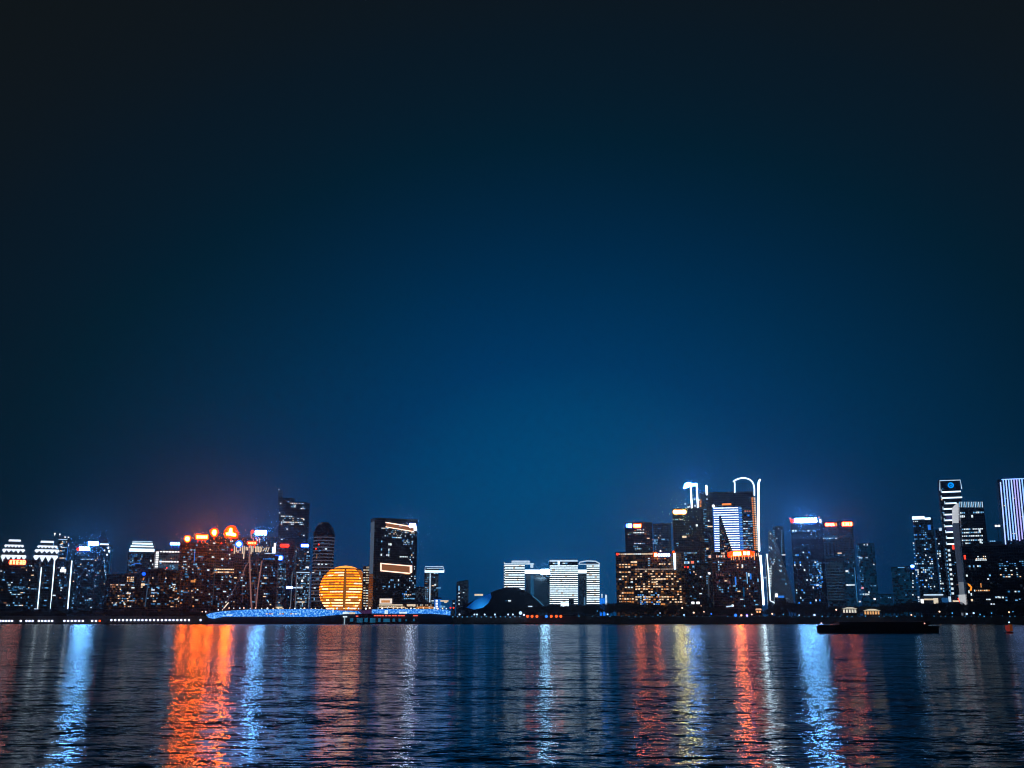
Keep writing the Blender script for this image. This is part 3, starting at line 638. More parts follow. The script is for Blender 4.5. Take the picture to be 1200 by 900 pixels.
for i in range(nb):
    z = z0 + (z1 - z0) * i / (nb - 1); hh = (z1 - z0) / nb * .5
    rr = lambda zz: sqrt(max(0.01, R * R - (zz - gz) ** 2)) + .5
    for (a0, a1) in ((-176, -84.5), (-77.5, -38), (-34, 170)):
        m = MB(); n = max(6, int((a1 - a0) / 5))
        for q in range(n + 1):
            w = radians(a0 + (a1 - a0) * q / n); 
            for zz, ex in ((z, 0), (z, .8), (z + hh, .8), (z + hh, 0)): m.v.append(((rr(zz) + ex) * cos(w), (rr(zz) + ex) * sin(w), zz))
        cur = 0
        for q in range(n):
            if q == 0 or grd.random() < .4:
                pw = (.68 if 2 <= i <= 5 else .36 if i < 10 else .14); x_ = grd.random(); cur = 1 if x_ < pw else (2 if x_ > .88 else 0)
            for e_ in range(4):
                a = q * 4 + e_; b_ = q * 4 + (e_ + 1) % 4; m.f.append((a, a + 4, b_ + 4, b_)); m.mi.append(3 if a0 == -34 else cur)
        m.build('light_band', [BAND, BANDW, BANDD, BANDD2], o)
# lens-shaped crown ring and cap
zc = gz + R * .80
MB().lathe([(R * .58, zc), (R * .66, zc + .8), (R * .62, zc + 2.6), (R * .5, zc + 2.8)], 48).build('crown_ring', solid('bronze_ring', (.05, .02, .008), .5), o)
MB().lathe([(R * .50, zc + 2.9), (R * .42, zc + 4.6), (R * .26, zc + 7.0), (.2, zc + 8.4)], 48, 0).build('crown_cap', emis('gold_cap_glow', (1.7, .55, .09), 1, var=.4, vscale=.3), o, smooth=True)
m = MB()
for sx in (1,):
    for q in range(18):
        a = radians(-80 + q * 9.2)
        za = gz + (R + .6) * sin(a * 1.0); 
m.tube([((sqrt(max(0, R * R - (z - gz) ** 2)) + .3) * cos(radians(-81)), (sqrt(max(0, R * R - (z - gz) ** 2)) + .3) * sin(radians(-81)), z) for z in [3 + (z1 - 3) * k / 16 for k in range(17)]], 2.1, 8)
m.build('vertical_rib', emis('rib_brown', (.22, .075, .01), 1), o)
b = B('beige_block', 'beige lit block with stacked white strips squeezed between the globe and the big dark tower', 1735, 425.3, 438, 665, 22, mat=F_BROWN, cat='building')
b.vline(436.6, 666, 713, 2.2, emis('beige_pier_light', (.50, .42, .30), 1)); b.rect(429, 664, 438, 666, emis('beige_cap_light', (.30, .25, .19), 1), 'cornice')
for i in range(15): b.row(668 + 3.0 * i, 425.6, 434.5, 3.2, .9, [BEIGE, WW, CW, BEIGE], 1.1, .9)
b.done()

# big dark tower with the lit frames
b = B('hotel_tower', 'big dark slab tower with a lit rectangular ring and a lit roof frame', 1650, 438.3, 488.5, 608.2, 26, yaw=24, mat=facade('charcoal_facade', (.02, .025, .032), (.055, .062, .075), 3.8, 3.2, .05, (.3, .5, .8), .05), cat='tower', vref=650, plant=False)
x, z = b.p(438.3, 650)
MB().box(-b.Wd / 2 - 2.2, -b.Wd / 2 - .05, 3, 17, b.p(436, 672)[1], b.p(436, 611)[1]).build('side_slab', emis('lit_flank_glow', (.06, .09, .14), 1), b.root)  # added thin glowing panel that paints the lit side face
RF = emis('warm_frame_light', (1.5, 1.0, .78), 1.3, True); RB = emis('bronze_panel_glow', (.24, .085, .035), 1)
def quadstrip(pts, mat, name, y0=-1.2, y1=-.4): b.poly(pts, mat, name, y0, y1)
quadstrip([(452.5, 617), (485, 622.5), (485, 618.3), (452.5, 612.7)], RB, 'roof_frame_panel', -.8)
quadstrip([(452, 612.8), (486.5, 618.4), (486.5, 617.2), (452, 611.6)], RF, 'roof_frame_light', -1.5)
quadstrip([(452, 617.8), (485, 623.4), (485, 622.5), (452, 616.9)], RF, 'roof_frame_light', -1.5, -.85)
b.sign(479.5, 613.6, 487, 618, 3, WS2, MATS['blue_halo_glow'], .5, 1, y=-.3, legs=False); b.rect(484.5, 617, 488, 622, CB, 'corner_light', 1.8, .7)
quadstrip([(446.5, 668.5), (482, 672), (482, 663.5), (446.5, 660)], RB, 'ring_panel', -.8)
for p0, p1, p2, p3 in (((445.8, 660.8), (483, 664), (483, 662.8), (445.8, 659.6)), ((445.8, 669.3), (480, 672.6), (480, 671.2), (445.8, 668)), ((445.8, 669), (447.2, 669), (447.2, 660), (445.8, 660)), ((480.3, 672), (483, 671), (483, 663), (480.3, 663))):
    quadstrip([p0, p1, p2, p3], RF, 'ring_light', -1.5, -.85)
b.rect(474, 671.7, 480.5, 673.2, WA, 'ring_light')
b.grid(446.5, 455, 618, 629, 1.5, 2.2, .5, [CW, WW, CW, CM]); b.grid(455, 486, 621, 629, 1.5, 2.2, .38, [CW, WW, CM]); b.row(630, 459, 471, 1.8, 1, [CM, CW], 1.3, .9)
b.grid(471, 480, 631, 639, 1.6, 1.9, .6, [CM, CBL, CW]); b.grid(480, 487, 628, 668, 2, 2.6, .35, [CW, CM, WW]); b.grid(446, 459, 633, 652, 2.2, 3.4, .25, [CM, CW], .7, .8); b.row(652.5, 468, 478, 2, .7, [CW], 1.4)
b.grid(455, 468, 676, 689, 2, 2.5, .3, [CM, CW], .6, .8); b.grid(471, 487, 674, 700, 2, 2.7, .42, [CW, CM, CBL, CM]); b.grid(446, 452, 686, 691, 2, 3, .5, [CM]); b.row(697, 473, 482, 2, 1, [WW], 1.2); b.row(701.5, 473, 486, 2, 1, [CM], 1.4); b.grid(452, 470, 640, 700, 3, 3.5, .04, [CM]); b.done()
b = B('podium', 'low podium with a white framed light box below the big dark slab tower', 1560, 444, 505, 707.5, 30, mat=F_BROWN, cat='building', plant=False, vref=712)
b.rect(445, 701.5, 459.5, 707.3, emis('podium_box_light', (.9, .78, .68), 1.1), 'light_box', 3, 2.9); b.rect(447, 703.5, 457, 706.3, WA, 'display_panel', 3.6, .5)
b.rect(444, 708.2, 472, 709.6, BEIGE, 'light_strip'); b.rect(444, 711, 474, 712.2, WW, 'light_strip'); b.rect(477, 708, 487, 710.5, BEIGE, 'light_strip'); b.rect(488, 711, 508, 713, WA, 'light_strip'); b.grid(446, 506, 708, 714, 2, 2, .4, [WW, CW, WA]); b.done()
b = B('office_tower', 'slender tower with a pale framed crown and a bright vertical strip of windows', 1900, 497.7, 514, 668, 28, mat=F_GREY, plant=False)
b.rect(497.7, 668.5, 520.5, 671, STR, 'crown_band', 1.5, 1.2)
for p in ([(498, 669), (498.2, 664), (519.3, 663.8), (520.6, 669)], [(500, 666), (519, 665.8)]): b.path(p, .8, STRS, 'crown_frame')
b.vline(503.8, 672, 712, 1.3, STRS); b.grid(508, 513.5, 671, 680, 1.8, 2.4, .7, [CW, CM]); b.grid(498, 502, 676, 712, 1.8, 2.2, .6, [MATS['mid_grey_line'], CM]); b.win(510, 685.3, 2, 2, CW); b.win(514, 689, 5.5, 1.2, CM)
b.grid(508, 513, 690, 710, 2, 3, .2, [CD, CM]); b.done()
b = B('office_block', 'dim low block in the shade behind the slender pale-crowned tower', 2200, 487, 497, 689, 26, mat=F_GREY).done()
b = B('kiosk_tower', 'small blue-lit pavilion tower with a white stair strip and cantilevered canopy', 1420, 509, 517, 702, 12, mat=emis('blue_pavilion_wall', (.01, .12, .5), 1), cat='pavilion', plant=False)
for v in [703 + 1.8 * i for i in range(6)]: b.rect(510.5, v, 513, v + 1.0, CB, 'stair_light')
b.rect(516, 703.5, 525.5, 705, BEIGE, 'canopy'); b.rect(520.5, 705.1, 524, 706.5, BEIGE, 'canopy'); b.row(711, 515, 522, 1.6, 1, [CW, CM], 2.4); b.done()
b = B('office_tower', 'dim slab with a slanted roof and one column of pale windows', 2700, 535, 549, 683.5, 36, mat=F_GREY, parapet=False, plant=False)
xa, z = b.p(535.3, 684); xb, _ = b.p(548.8, 684)
MB().prism_y([(xa, b.z1), (xb, b.z1), (xb, b.p(547, 679.8)[1]), (xb - 6, b.p(547, 679.8)[1]), (xa, b.z1 + 4)], 0, 30).build('slanted_roof', F_GREY, b.root)
b.rect(537, 686.5, 538.8, 692, CM, 'window'); b.grid(537, 539, 693, 710, 2, 4.2, 5, [CW], .9, .35); b.done()
b = B('distant_tower', 'tiny distant block with one lit window column left of the dark shell hall', 2700, 530, 533.5, 704, 20, mat=F_GREY, plant=False)
b.win(532, 707, 1.5, 1.3, CW); b.done()
o = empty('marker_post', at(529.7, 714, 1330) - Vector((0, 0, at(529.7, 714, 1330).z - G)), 0, 'pair of red marker lights on a post beside the end of the blue terrace', 'light')
zz = at(530, 712.3, 1330).z - G
MB().box(-.3, .3, 0, .5, -1, zz).build('post', METAL, o)
for dxx in (-2.0, 2.2): MB().lathe([(.05, zz - 1), (1.2, zz), (.05, zz + 1)], 8, dxx, -.4).build('lamp', RED, o)
MB().box(-2.5, 2.7, .05, .35, zz - .2, zz + .2).build('crossbar', METAL, o)

# ------------------------------------------------------------------ shell hall and the white complex
D = 1520
o = empty('shell_hall', (at(587, 712, D).x, D, G), 0, 'huge dark crescent shell roof of a theatre with a blue-lit glass flank', 'theatre')
cx = at(587, 700, D).x
prof = [(535, 713), (545, 708), (556, 702), (568, 696.5), (580, 691), (590, 688), (598, 687.6), (608, 688.5), (617, 692), (626, 699), (633, 707), (637, 713)]
rows = []
m = MB(); nd = 10; ground_z = 0
for k in range(nd + 1):
    w = pi * k / nd; yy = 38 - 38 * cos(w); sc = sin(w) ** .6 if 0 < k < nd else 0.0
    for u, v in prof:
        p = at(u, v, D) - Vector((cx, D, G)); m.v.append((p.x * (0.5 + .5 * sc) if k else p.x, yy - 0 if k else 6, max(0, p.z) * sc - (1 if sc == 0 else 0)))
n = len(prof)
for k in range(nd):
    for q in range(n - 1): m.f.append((k * n + q, k * n + q + 1, (k + 1) * n + q + 1, (k + 1) * n + q)); m.mi.append(0)
m.build('shell_roof', solid('dark_shell_metal', (.035, .045, .055), .35, .3, noise=.3, nscale=.03), o, smooth=True)
# front glass wall below the shell rim (leans back)
m = MB(); P = [at(u, v, D) - Vector((cx, D, G)) for u, v in prof]
m.prism_y([(p.x, max(-1, p.z * .99 - 1)) for p in reversed(P)][::-1] , 2.0, 30.0)
m.build('front_wall', solid('dark_front_glass', (.02, .03, .04), .3), o)
gl = [(546.5, 712), (556, 714.5), (566, 712), (572, 707), (576, 700), (575, 694.8), (568, 697.5), (556, 703.5)]
BLG = bpy.data.materials.new('blue_lit_glass'); BLG.use_nodes = True; t = BLG.node_tree; t.nodes.clear()
c_ = N(t, 'ShaderNodeTexCoord'); gr = N(t, 'ShaderNodeTexGradient'); gr.gradient_type = 'SPHERICAL'
mp = N(t, 'ShaderNodeMapping'); mp.inputs['Location'].default_value = (1.45, 0, -.55); mp.inputs['Scale'].default_value = (.052, .0, .052)
t.links.new(c_.outputs['Object'], mp.inputs[0]); t.links.new(mp.outputs[0], gr.inputs[0])
r_ = N(t, 'ShaderNodeValToRGB'); t.links.new(gr.outputs[0], r_.inputs[0]); r_.color_ramp.elements[0].color = (.0, .05, .25, 1); r_.color_ramp.elements[1].color = (.02, .34, 1.0, 1)
em = N(t, 'ShaderNodeEmission'); t.links.new(r_.outputs[0], em.inputs[0]); ou = N(t, 'ShaderNodeOutputMaterial'); t.links.new(em.outputs[0], ou.inputs[0])
MB().prism_y([((at(u, v, D).x - cx), at(u, v, D).z - G) for u, v in gl], .8, 1.9).build('glass_flank', BLG, o)
def hall_rect(u0, v0, u1, v1, mat, name):
    p = at(u0, v1, D); q = at(u1, v0, D); MB().box(p.x - cx, q.x - cx, -.2, .7, p.z - G, q.z - G).build(name, mat, o)
hall_rect(595.5, 703.2, 598.8, 704.8, CW, 'window'); hall_rect(592.5, 703.6, 593.8, 704.6, CD, 'window'); hall_rect(619, 710, 623.8, 711.3, STRS, 'window')
hall_rect(556, 696, 566, 698.2, BEIGE, 'skylight')
P = [at(u, v, D - 2) - Vector((cx, D, G)) for u, v in ((624, 698.5), (630, 703), (637, 710))]
MB().tube(P, .5, 6).build('rim_light', emis('rim_blue', (.05, .2, .38), 1), o)

WS = emis('white_floor_light', (.68, .88, 1.0), 2.1, var=.3, vscale=.3); WSW = emis('warm_floor_light', (.95, .72, .50), .9, var=.2, vscale=.1)
def striped(b, u0, u1, v0, v1, n, seed, brk=.5):
    """one lit band per floor, with a few warmer stretches"""
    rd = random.Random(seed)
    for i in range(n):
        v = v0 + (v1 - v0) * (i + .5) / n; hh = (v1 - v0) / n * .43
        b.rect(u0, v - hh / 2, u1, v + hh / 2, WS, 'floor_light', .6, .55)
        if rd.random() < brk:
            a = rd.uniform(u0, u1 - 4); b.rect(a, v - hh / 2 + .05, a + rd.uniform(1.5, 4), v + hh / 2 - .05, WSW, 'floor_light', .75, .12)
F_MID = facade('slate_facade', (.02, .03, .045), (.07, .08, .10), 4, 3, .05, (.3, .5, .8), .03)
b = B('civic_tower', 'white striped tower with a stepped cap behind the dark shell hall', 1850, 590.3, 615, 659.5, 34, mat=F_MID, cat='tower', plant=False, group=None, vref=690, parapet=False)
striped(b, 591.8, 614.8, 661.5, 708, 17, 1); b.rect(591, 660, 626, 661.6, STRS, 'roof_band'); b.rect(599.5, 657, 621, 659.4, STRS, 'cap_band', 1, .9)
MB().box(b.p(600, 659)[0], b.p(621, 659)[0], 0, 24, b.z1 + .02, b.p(600, 657.2)[1]).build('roof_cap', F_MID, b.root)
for v in [660 + 3.1 * i for i in range(10)]: b.win(591.2, v, 1.4, 1.4, CW)
b.rect(621.5, 661.6, 625, 665.6, STRS, 'roof_band'); b.rect(614.9, 667.5, 627, 672.2, STR, 'skybridge', 2, 12)
b.done()
b = B('glass_tower', 'dim blue glass tower hanging under the glaring white skybridge', 1960, 616, 643.8, 673, 30, mat=emis('x', (0, 0, 0)) if 0 else facade('sky_blue_glass', (.04, .10, .16), (.05, .11, .17), 4, 3, .3, (.0, .35, .8), .035, .12), cat='tower', plant=False, parapet=False)
b.vline(622.4, 674, 697, .9, emis('teal_line', (.01, .13, .3), 1)); b.vline(624.6, 674, 699, .9, MATS['teal_line']); b.done()
b = B('skybridge', 'glaring white skybridge between two striped towers', 1855, 615.5, 644, 667.8, 16, plain=True, cat='bridge')
xa, z = b.p(627, 670); xb, _ = b.p(644, 670)
MB().box(xa, xb, 0, 14, b.p(630, 672)[1], b.p(630, 667.5)[1]).build('deck', STR, b.root)
MB().box(b.p(634, 670)[0], b.p(643.5, 670)[0], -1.5, -.05, b.p(640, 673.3)[1], b.p(640, 667)[1]).build('floodlight_bank', BC2 if 0 else emis('floodlight_white', (18, 34, 48), 1, True), b.root)
b = B('civic_tower', 'widest white striped tower, standing centrally in its group with a dark door notch', 1850, 643.8, 677.5, 656, 36, mat=F_MID, cat='tower', plant=False, parapet=False, vref=690)
striped(b, 644.2, 677.3, 662, 708.5, 19, 2); b.rect(644, 656.2, 677, 658.2, STRS, 'roof_band'); b.row(660.2, 644.5, 677, 3, .8, [CW, CM], 1.4, .9); b.rect(653.5, 657.5, 656, 661.6, STR, 'roof_band', .9, .3)
b.rect(666.5, 702, 672.5, 710, F_BLACK, 'entrance_block', 6, 5.9); b.rect(657, 706, 667, 711, STR, 'entrance_light', 1.4, .5); b.rect(677.6, 667.5, 687.6, 671.5, STR, 'skybridge', -2, 10); b.done()
b = B('civic_tower', 'narrower white striped tower with a curved cap beside a small blue screen', 1850, 687.3, 703, 659, 34, mat=F_MID, cat='tower', plant=False, parapet=False, vref=690)
striped(b, 687.5, 702.6, 662, 708.5, 18, 3); b.path([(678.5, 661), (679.5, 658.8), (688, 657.3), (698, 657.8), (703, 660.5)], 1.3, STRS, 'cap_band'); b.path([(678, 661.2), (703, 661.4)], .9, STRS, 'cap_band'); b.done()
b = B('glass_tower', 'dim blue glass slab glimpsed in the gap between two striped towers', 1980, 677.6, 687.2, 672, 26, mat=MATS['sky_blue_glass'], cat='tower', plant=False, parapet=False); b.vline(685, 700, 709, 1.5, emis('pale_glow', (.08, .2, .34), 1)); b.done()
b = B('billboard', 'small bright blue screen between two white posts beside the striped towers', 1500, 702.5, 709, 701.3, 3, mat=emis('blue_screen', (.01, .19, .85), 1, var=.3, vscale=.3), cat='billboard', plant=False, parapet=False)
b.vline(705.4, 696, 700.5, 1.4, STRS, 'post'); b.vline(710.3, 697, 709, 2.2, STRS, 'post'); b.done()

# ------------------------------------------------------------------ hotel and right centre
b = B('hotel', 'wide brown hotel block full of warm windows with a lit roof edge and white sign', 1520, 722.3, 803, 648.8, 40, mat=F_HOTEL, cat='hotel', vref=690, plant=False)
b.ball(723.5, 649.5, 1.3, RED, 'beacon', y=-1); b.ball(789.3, 647, 1.6, OHS, 'beacon', y=-1)
b.row(649.2, 725, 765, 2.2, .9, [BEIGE, CW, BEIGE], 1.5, .9); b.row(651.8, 728, 742, 2.2, .9, [WD], 1.4, .9)
b.sign(771, 648.9, 785, 652, 5, WHT, BH, .5, 1, y=-.3, legs=False); b.sign(766.3, 648.3, 770.2, 652.3, 1, OR2, OHS, .3, 1, y=-.3, legs=False); b.ball(774, 645.9, 1.1, CB, 'beacon')
b.vline(790.6, 648.5, 667, 2.0, WHT, 'corner_light')
b.row(667, 744, 792, 3, 1, [emis('ledge_glow', (.35, .27, .22), 1)], 1.3, .95); b.row(669.4, 744, 778, 2.8, .9, [WW, BEIGE, WD], 2, .85)
b.row(654.5, 766, 781, 3, .7, [WA, WD, WD], 1.5); b.row(661, 766, 786, 3, .85, [WW, WA], 1.6); b.grid(759, 762, 653, 664, 3, 3.1, 5, [CM, CW], .95, .4)
b.grid(739, 747, 657, 667, 3.4, 3.2, .5, [WW, WA], .85, .6)
b.grid(725, 739, 660, 672, 3.4, 3.1, .85, [WW, WW, WA], .8, .5); b.grid(725, 742, 674, 690, 3.2, 3.1, .35, [WW, CW, WA], .8, .5)
b.grid(725.5, 743, 693, 707, 2.9, 3.3, .9, [WA, WW, WA], .85, .55); b.grid(744, 799, 671, 707, 3.0, 3.1, .42, [WW, WW, WA, WW], .85, .5)
b.grid(745, 762, 686, 691, 3, 2.5, .95, [WW, WA], .9, .5); b.grid(763, 776, 674, 684, 3, 3.1, .95, [WW], .9, .45)
b.grid(747, 773, 694, 709, 2.6, 2.2, .42, [CBL, CM, CBL, CW], .75, .6); b.rect(774.5, 707, 779.5, 709, WA, 'entrance_sign'); b.done()
b = B('office_tower', 'dark tower behind the hotel with a white number and orange name on its roof', 1900, 732.5, 764.5, 613.5, 36, mat=F_BLACK, cat='tower', vref=625)
b.sign(733.6, 614, 740.5, 618.2, 3, BC2, BH, .5, .9, y=-.3, legs=False, chars='100'); b.sign(742.5, 614.5, 751.2, 618, 5, OR2, OHS, .9, .9, y=-.35, legs=False)
b.row(620.8, 741, 755, 1.8, .8, [CW], 1.2, .9); b.row(624.2, 742, 755, 1.8, .9, [CW], 1.3, .9); b.row(637, 743, 756, 2, .8, [CM, CW], 1.1); b.row(640.3, 742, 748, 2, .6, [CD, CM]); b.row(643, 744, 756, 2, .6, [CM, CW], 1.5); b.done()
b = B('office_tower', 'dark blue tower tucked between the numbered tower and the tower with the warm sign', 1980, 765.5, 786, 615, 36, mat=F_BLUE, cat='tower')
b.grid(767, 775, 618, 645, 2, 2.6, .22, [CD, CM]); b.grid(775, 784, 618, 645, 2, 2.6, .18, [CD]); b.win(767.5, 633.5, 1.5, 3, CM); b.win(767, 636.5, 6, 1.2, CM); b.win(777, 632, 4, 1.2, CM); b.done()
b = B('office_tower', 'dark tower with a single glowing warm-white sign at its top', 1700, 788, 824, 597, 42, mat=F_BLACK, cat='tower', vref=600)
b.sign(789.5, 598.3, 803.5, 601.8, 3, WC, WH, 1.5, 1, y=-.4, legs=False)
b.row(617, 794, 812, 2, .6, [CM, CBL, CM], 1.4); b.win(816.5, 615.7, 2.4, 2.4, CW); b.win(802, 629.2, 5, 2.6, BEIGE); b.row(648, 793, 817, 2.4, 1, [MATS['mid_grey_line'], CM], 1.2, .9); b.row(659.3, 799, 808, 1.8, 1, [CM, CW], 3, .9); b.win(811.5, 659, 3.6, 3, emis('coral_window', (.9, .22, .14), 1))
b.win(802, 664.5, 2, 2, RED); b.win(806, 664.7, 2, 2, RED); b.win(812.5, 664, 2.4, 2.2, CM); b.win(804, 655, 2, 2, CM); b.win(818, 658, 2.4, 2, CM); b.win(821, 676, 1.8, 1.8, CW); b.win(812.5, 688, 1.3, 1.8, CM); b.win(809, 671, 1.2, 1.8, CBL); b.win(812, 706.5, 3.6, 2.8, CB); b.win(818, 706.5, 4, 2.8, CB); b.done()

# the pair of towers with arched light frames
b = B('skyscraper', 'tall dark skyscraper with an arched white light frame and orange side fins', 1800, 821, 884.5, 578.3, 50, mat=F_BLACK, cat='skyscraper', vref=590, plant=False)
b.path([(861, 577.5), (861, 565.5), (858.8, 563.8)], 1.5, STR, 'arch_light')
arch = [(859.5, 564), (864, 561.6), (869, 560.2), (873.5, 560.3), (878, 561.8), (881.5, 564.6), (883.3, 568.5), (883.9, 573), (884, 581)]
b.path(arch, 1.7, STR, 'arch_light')
x0, z0 = b.p(861, 577.5); x1, _ = b.p(883.5, 577.5)
m = MB(); 
for i in range(8):
    X = x0 + (x1 - x0) * (i + .5) / 8; m.box(X - .25, X + .25, 10, 10.5, b.z1, b.z1 + 18)
m.box(x0, x1, 9.8, 10.7, b.z1 + 18.01, b.z1 + 18.7); m.build('roof_lattice', METAL, b.root)
b.path([(890.8, 562), (889, 565), (888.6, 575), (888.7, 610), (889.7, 646)], 1.9, EDGE, 'edge_light')
b.path([(891, 651), (892.5, 670), (894.8, 709)], 2.1, EDGE, 'edge_light')
b.path([(892, 677), (898.5, 677)], 1.4, STRS, 'edge_light')
b.vline(809.3, 568, 596.5, 1.6, EDGE, 'edge_light', u2=810.8); b.vline(816.3, 567, 594.5, 1.6, EDGE, 'edge_light', u2=817.8); b.vline(828, 569, 580, 1.8, EDGE, 'edge_light')
b.poly([(801, 572.3), (805, 571.5), (809, 569.5), (817, 569), (817, 566.6), (811, 566.3), (806, 565.3), (802.5, 567)], BC2 if 0 else emis('blue_white_flood', (9, 36, 110), 1, True), 'roof_floodlight', -1, 2)
b.path([(817, 568.5), (829, 569)], .6, MATS['teal_line'], 'roof_cable')
MB().box(b.p(806, 590)[0], b.p(820.8, 590)[0], 2, 34, -1, b.p(812, 590)[1]).build('side_slab', F_BLACK, b.root)
for u, v, w in ((803, 590.5, 2), (814, 585, 2.4), (819.5, 586, 2), (814.5, 592.7, 1.8), (806.5, 594.5, 2.5), (808.3, 593.6, 1), (828.5, 585, 1.2), (847.5, 1, 0)):
    if w: b.win(u, v, w, 2, CW)
FIN = emis('orange_fin_light', (.85, .26, .05), 1); FINW = emis('pale_orange_fin_light', (1.0, .70, .45), 1)
for i in range(6): b.rect(819.8, 585.5 + i * 1.55, 822, 586.3 + i * 1.55, FIN, 'light_fin')
for c_i, (uu, mt) in enumerate(((881.6, FIN), (884.2, FINW))):
    for i in range(29): b.rect(uu - 1 + i * .12, 583 + i * 2.15, uu + .9 + i * .12, 584.2 + i * 2.15, mt, 'light_fin', .9, .8)
rd = random.Random(3)
for i in range(40):
    v = 597 + i * 2.7; 
    if rd.random() < .75 and v < 706: b.win(826 + rd.uniform(-2.5, 2.5), v, rd.uniform(2, 6), 1.0, rd.choice((CD, CD, CM, CM)))
b.win(830.5, 610.3, 2, 2, CW); b.win(832, 617, 6, 1.5, WW); b.win(829, 643, 2.4, 2, WW); b.win(831, 672, 3, 2.4, CB)
b.row(599, 872, 880, 3, 1, [emis('coral_dim_window', (.5, .18, .12), 1)], 1.6, .9); b.win(877, 604, 2.4, 2, CBL)
for i in range(12): b.row(611 + i * 2.8, 871, 882, 3, .8, [CM, CD, CW, CM], 1.2, .95)
b.grid(870, 883, 636, 648, 2.5, 2.2, .5, [CD, WD, WA, CM]); b.vline(830.3, 672, 700, 1.3, MATS['faint_line'])
b.done()
b = B('office_tower', 'blue glass tower striped with blue-white floors around a dark triangular wedge', 1720, 835.5, 866.5, 594, 36, mat=F_BLUE, cat='tower', vref=620, plant=False)
for i in range(20):
    v = 595.3 + i * 2.72; t_ = (v - 606) / (646 - 606)
    ue = 865 + (v - 595) * .05
    if v > 649: break
    if t_ > 0:
        a1 = 842.5 + (v - 606) * .03; b.rect(836 + (v - 595) * .035, v - .55, a1, v + .5, WS, 'floor_light'); a2 = 845 + (v - 606) * .33
        b.rect(a2, v - .6, ue, v + .5, WS, 'floor_light')
    else: b.rect(836 if v < 604 else 840, v - .6, ue, v + .5, WS, 'floor_light')
    b.rect(ue + .8, v - .4, ue + 4.2, v + .9, STRB if i % 2 else CM, 'floor_light')
b.rect(846, 589.7, 857, 592.2, emis('orange_text_dim', (1.2, .33, .06), 1), 'sign', -3, .5); b.ball(836, 593, 1.8, CB, 'beacon', y=-1); b.rect(842, 592, 846, 593.8, CM, 'sign', -1, .5)
b.rect(836, 594, 870, 650, emis('blue_glass_glow', (.006, .085, .42), 1), 'glow_panel', .12, .1); 
b.poly([(843, 603), (843, 653), (862, 653), (845, 605)], F_BLACK, 'dark_wedge', -.45, -.14); b.done()
b = B('office_tower', 'dark tower with a fiery orange glowing crown in front of the arched skyscraper', 1560, 836, 892, 648.5, 38, mat=F_PURP, cat='tower', vref=690, plant=False)
x0, z0 = b.p(832, 650)
b.poly([(853, 653), (884, 651.5), (884, 646.5), (874, 644.5), (862, 645), (853, 647.5)], emis('fire_orange_crown', (6.0, .14, .0), 1, True, var=.2, vscale=.2), 'crown_glow', -.8, -.1)
b.rect(859.3, 647, 868.3, 650.8, emis('crown_core', (165, 27, 3), 1, True), 'crown_light', 1.5, .65); b.rect(871, 646.5, 874, 650.5, emis('crown_core_small', (25, 4, 2), 1, True), 'crown_light', 1.5, .65); b.rect(875, 646.5, 878.5, 650.5, MATS['crown_core_small'], 'crown_light', 1.5, .65)
for u in (857, 859.5, 862, 866, 870, 872.5, 877, 880.5, 884): b.rect(u - .5, 651, u + .5, 654 + 2.5 * random.Random(u).random(), emis('crown_drip', (1.2, .5, .15), 1), 'crown_fin', .9, .8)
b.row(648.5, 845, 858, 2, .9, [emis('pink_window', (1, .55, .42), 1), WW], 2.4, .8); b.row(652, 839, 850, 1.8, .8, [CM, CW, MATS['pink_window']], 2.6, .6); b.win(831.8, 652.3, 3, 3, MATS['pink_window']); b.row(650, 881, 890, 2, .9, [WW, BEIGE], 5, .4)
b.grid(841, 846, 657, 669, 2.5, 2.8, .7, [CM, CW]); b.win(870, 663.2, 1.8, 3.6, CW); b.vline(862, 676, 685.5, 1.7, emis('blue_lit_strip', (.02, .2, .75), 1)); b.vline(879.6, 672, 679, 1.8, MATS['blue_lit_strip']); b.vline(875.5, 671.5, 684, 1.1, CM); b.win(877.6, 673.5, 1.5, 4, CW)
b.grid(837, 856, 672, 684, 2.2, 3, .35, [WD, emis('plum_window', (.16, .07, .09), 1)], .5, 1); b.grid(842, 848, 687, 695, 3, 2.8, .6, [CM]); b.vline(871.6, 688, 699, 1.5, MATS['dim_blue_edge']); b.win(878.5, 687, 1.3, 2, CM); b.win(853.5, 689, 1.2, 2.4, CM)
b.path([(851, 711), (856, 710.5), (859, 709.5)], 1.4, STRS, 'canopy_light'); b.win(858.6, 709.7, 2.4, 2.4, CB); b.win(872.5, 710, 1.6, 2, CM); b.win(884.3, 704, 1.8, 1.8, CM); b.win(888.3, 680, 1.5, 4, CM); b.grid(838, 888, 690, 712, 3, 3.4, .03, [CD]); b.done()

# white stair line, fan shaped tower
b = B('fan_tower', 'fan-shaped pale tower with a diamond lattice sloping down from a sharp tip', 2500, 900.5, 931, 707, 30, plain=True, cat='tower', vref=707)
LAT = bpy.data.materials.new('diamond_lattice'); LAT.use_nodes = True; t = LAT.node_tree; bs = t.nodes['Principled BSDF']
c_ = N(t, 'ShaderNodeTexCoord'); s_ = N(t, 'ShaderNodeSeparateXYZ'); t.links.new(c_.outputs['Object'], s_.inputs[0])
d1 = M_(t, 'FRACT', M_(t, 'DIVIDE', M_(t, 'ADD', s_.outputs[0], s_.outputs[2]), 7.0)); d2_ = M_(t, 'FRACT', M_(t, 'DIVIDE', M_(t, 'SUBTRACT', s_.outputs[0], s_.outputs[2]), 7.0))
ln = M_(t, 'MAXIMUM', M_(t, 'LESS_THAN', d1, .25), M_(t, 'LESS_THAN', d2_, .25))
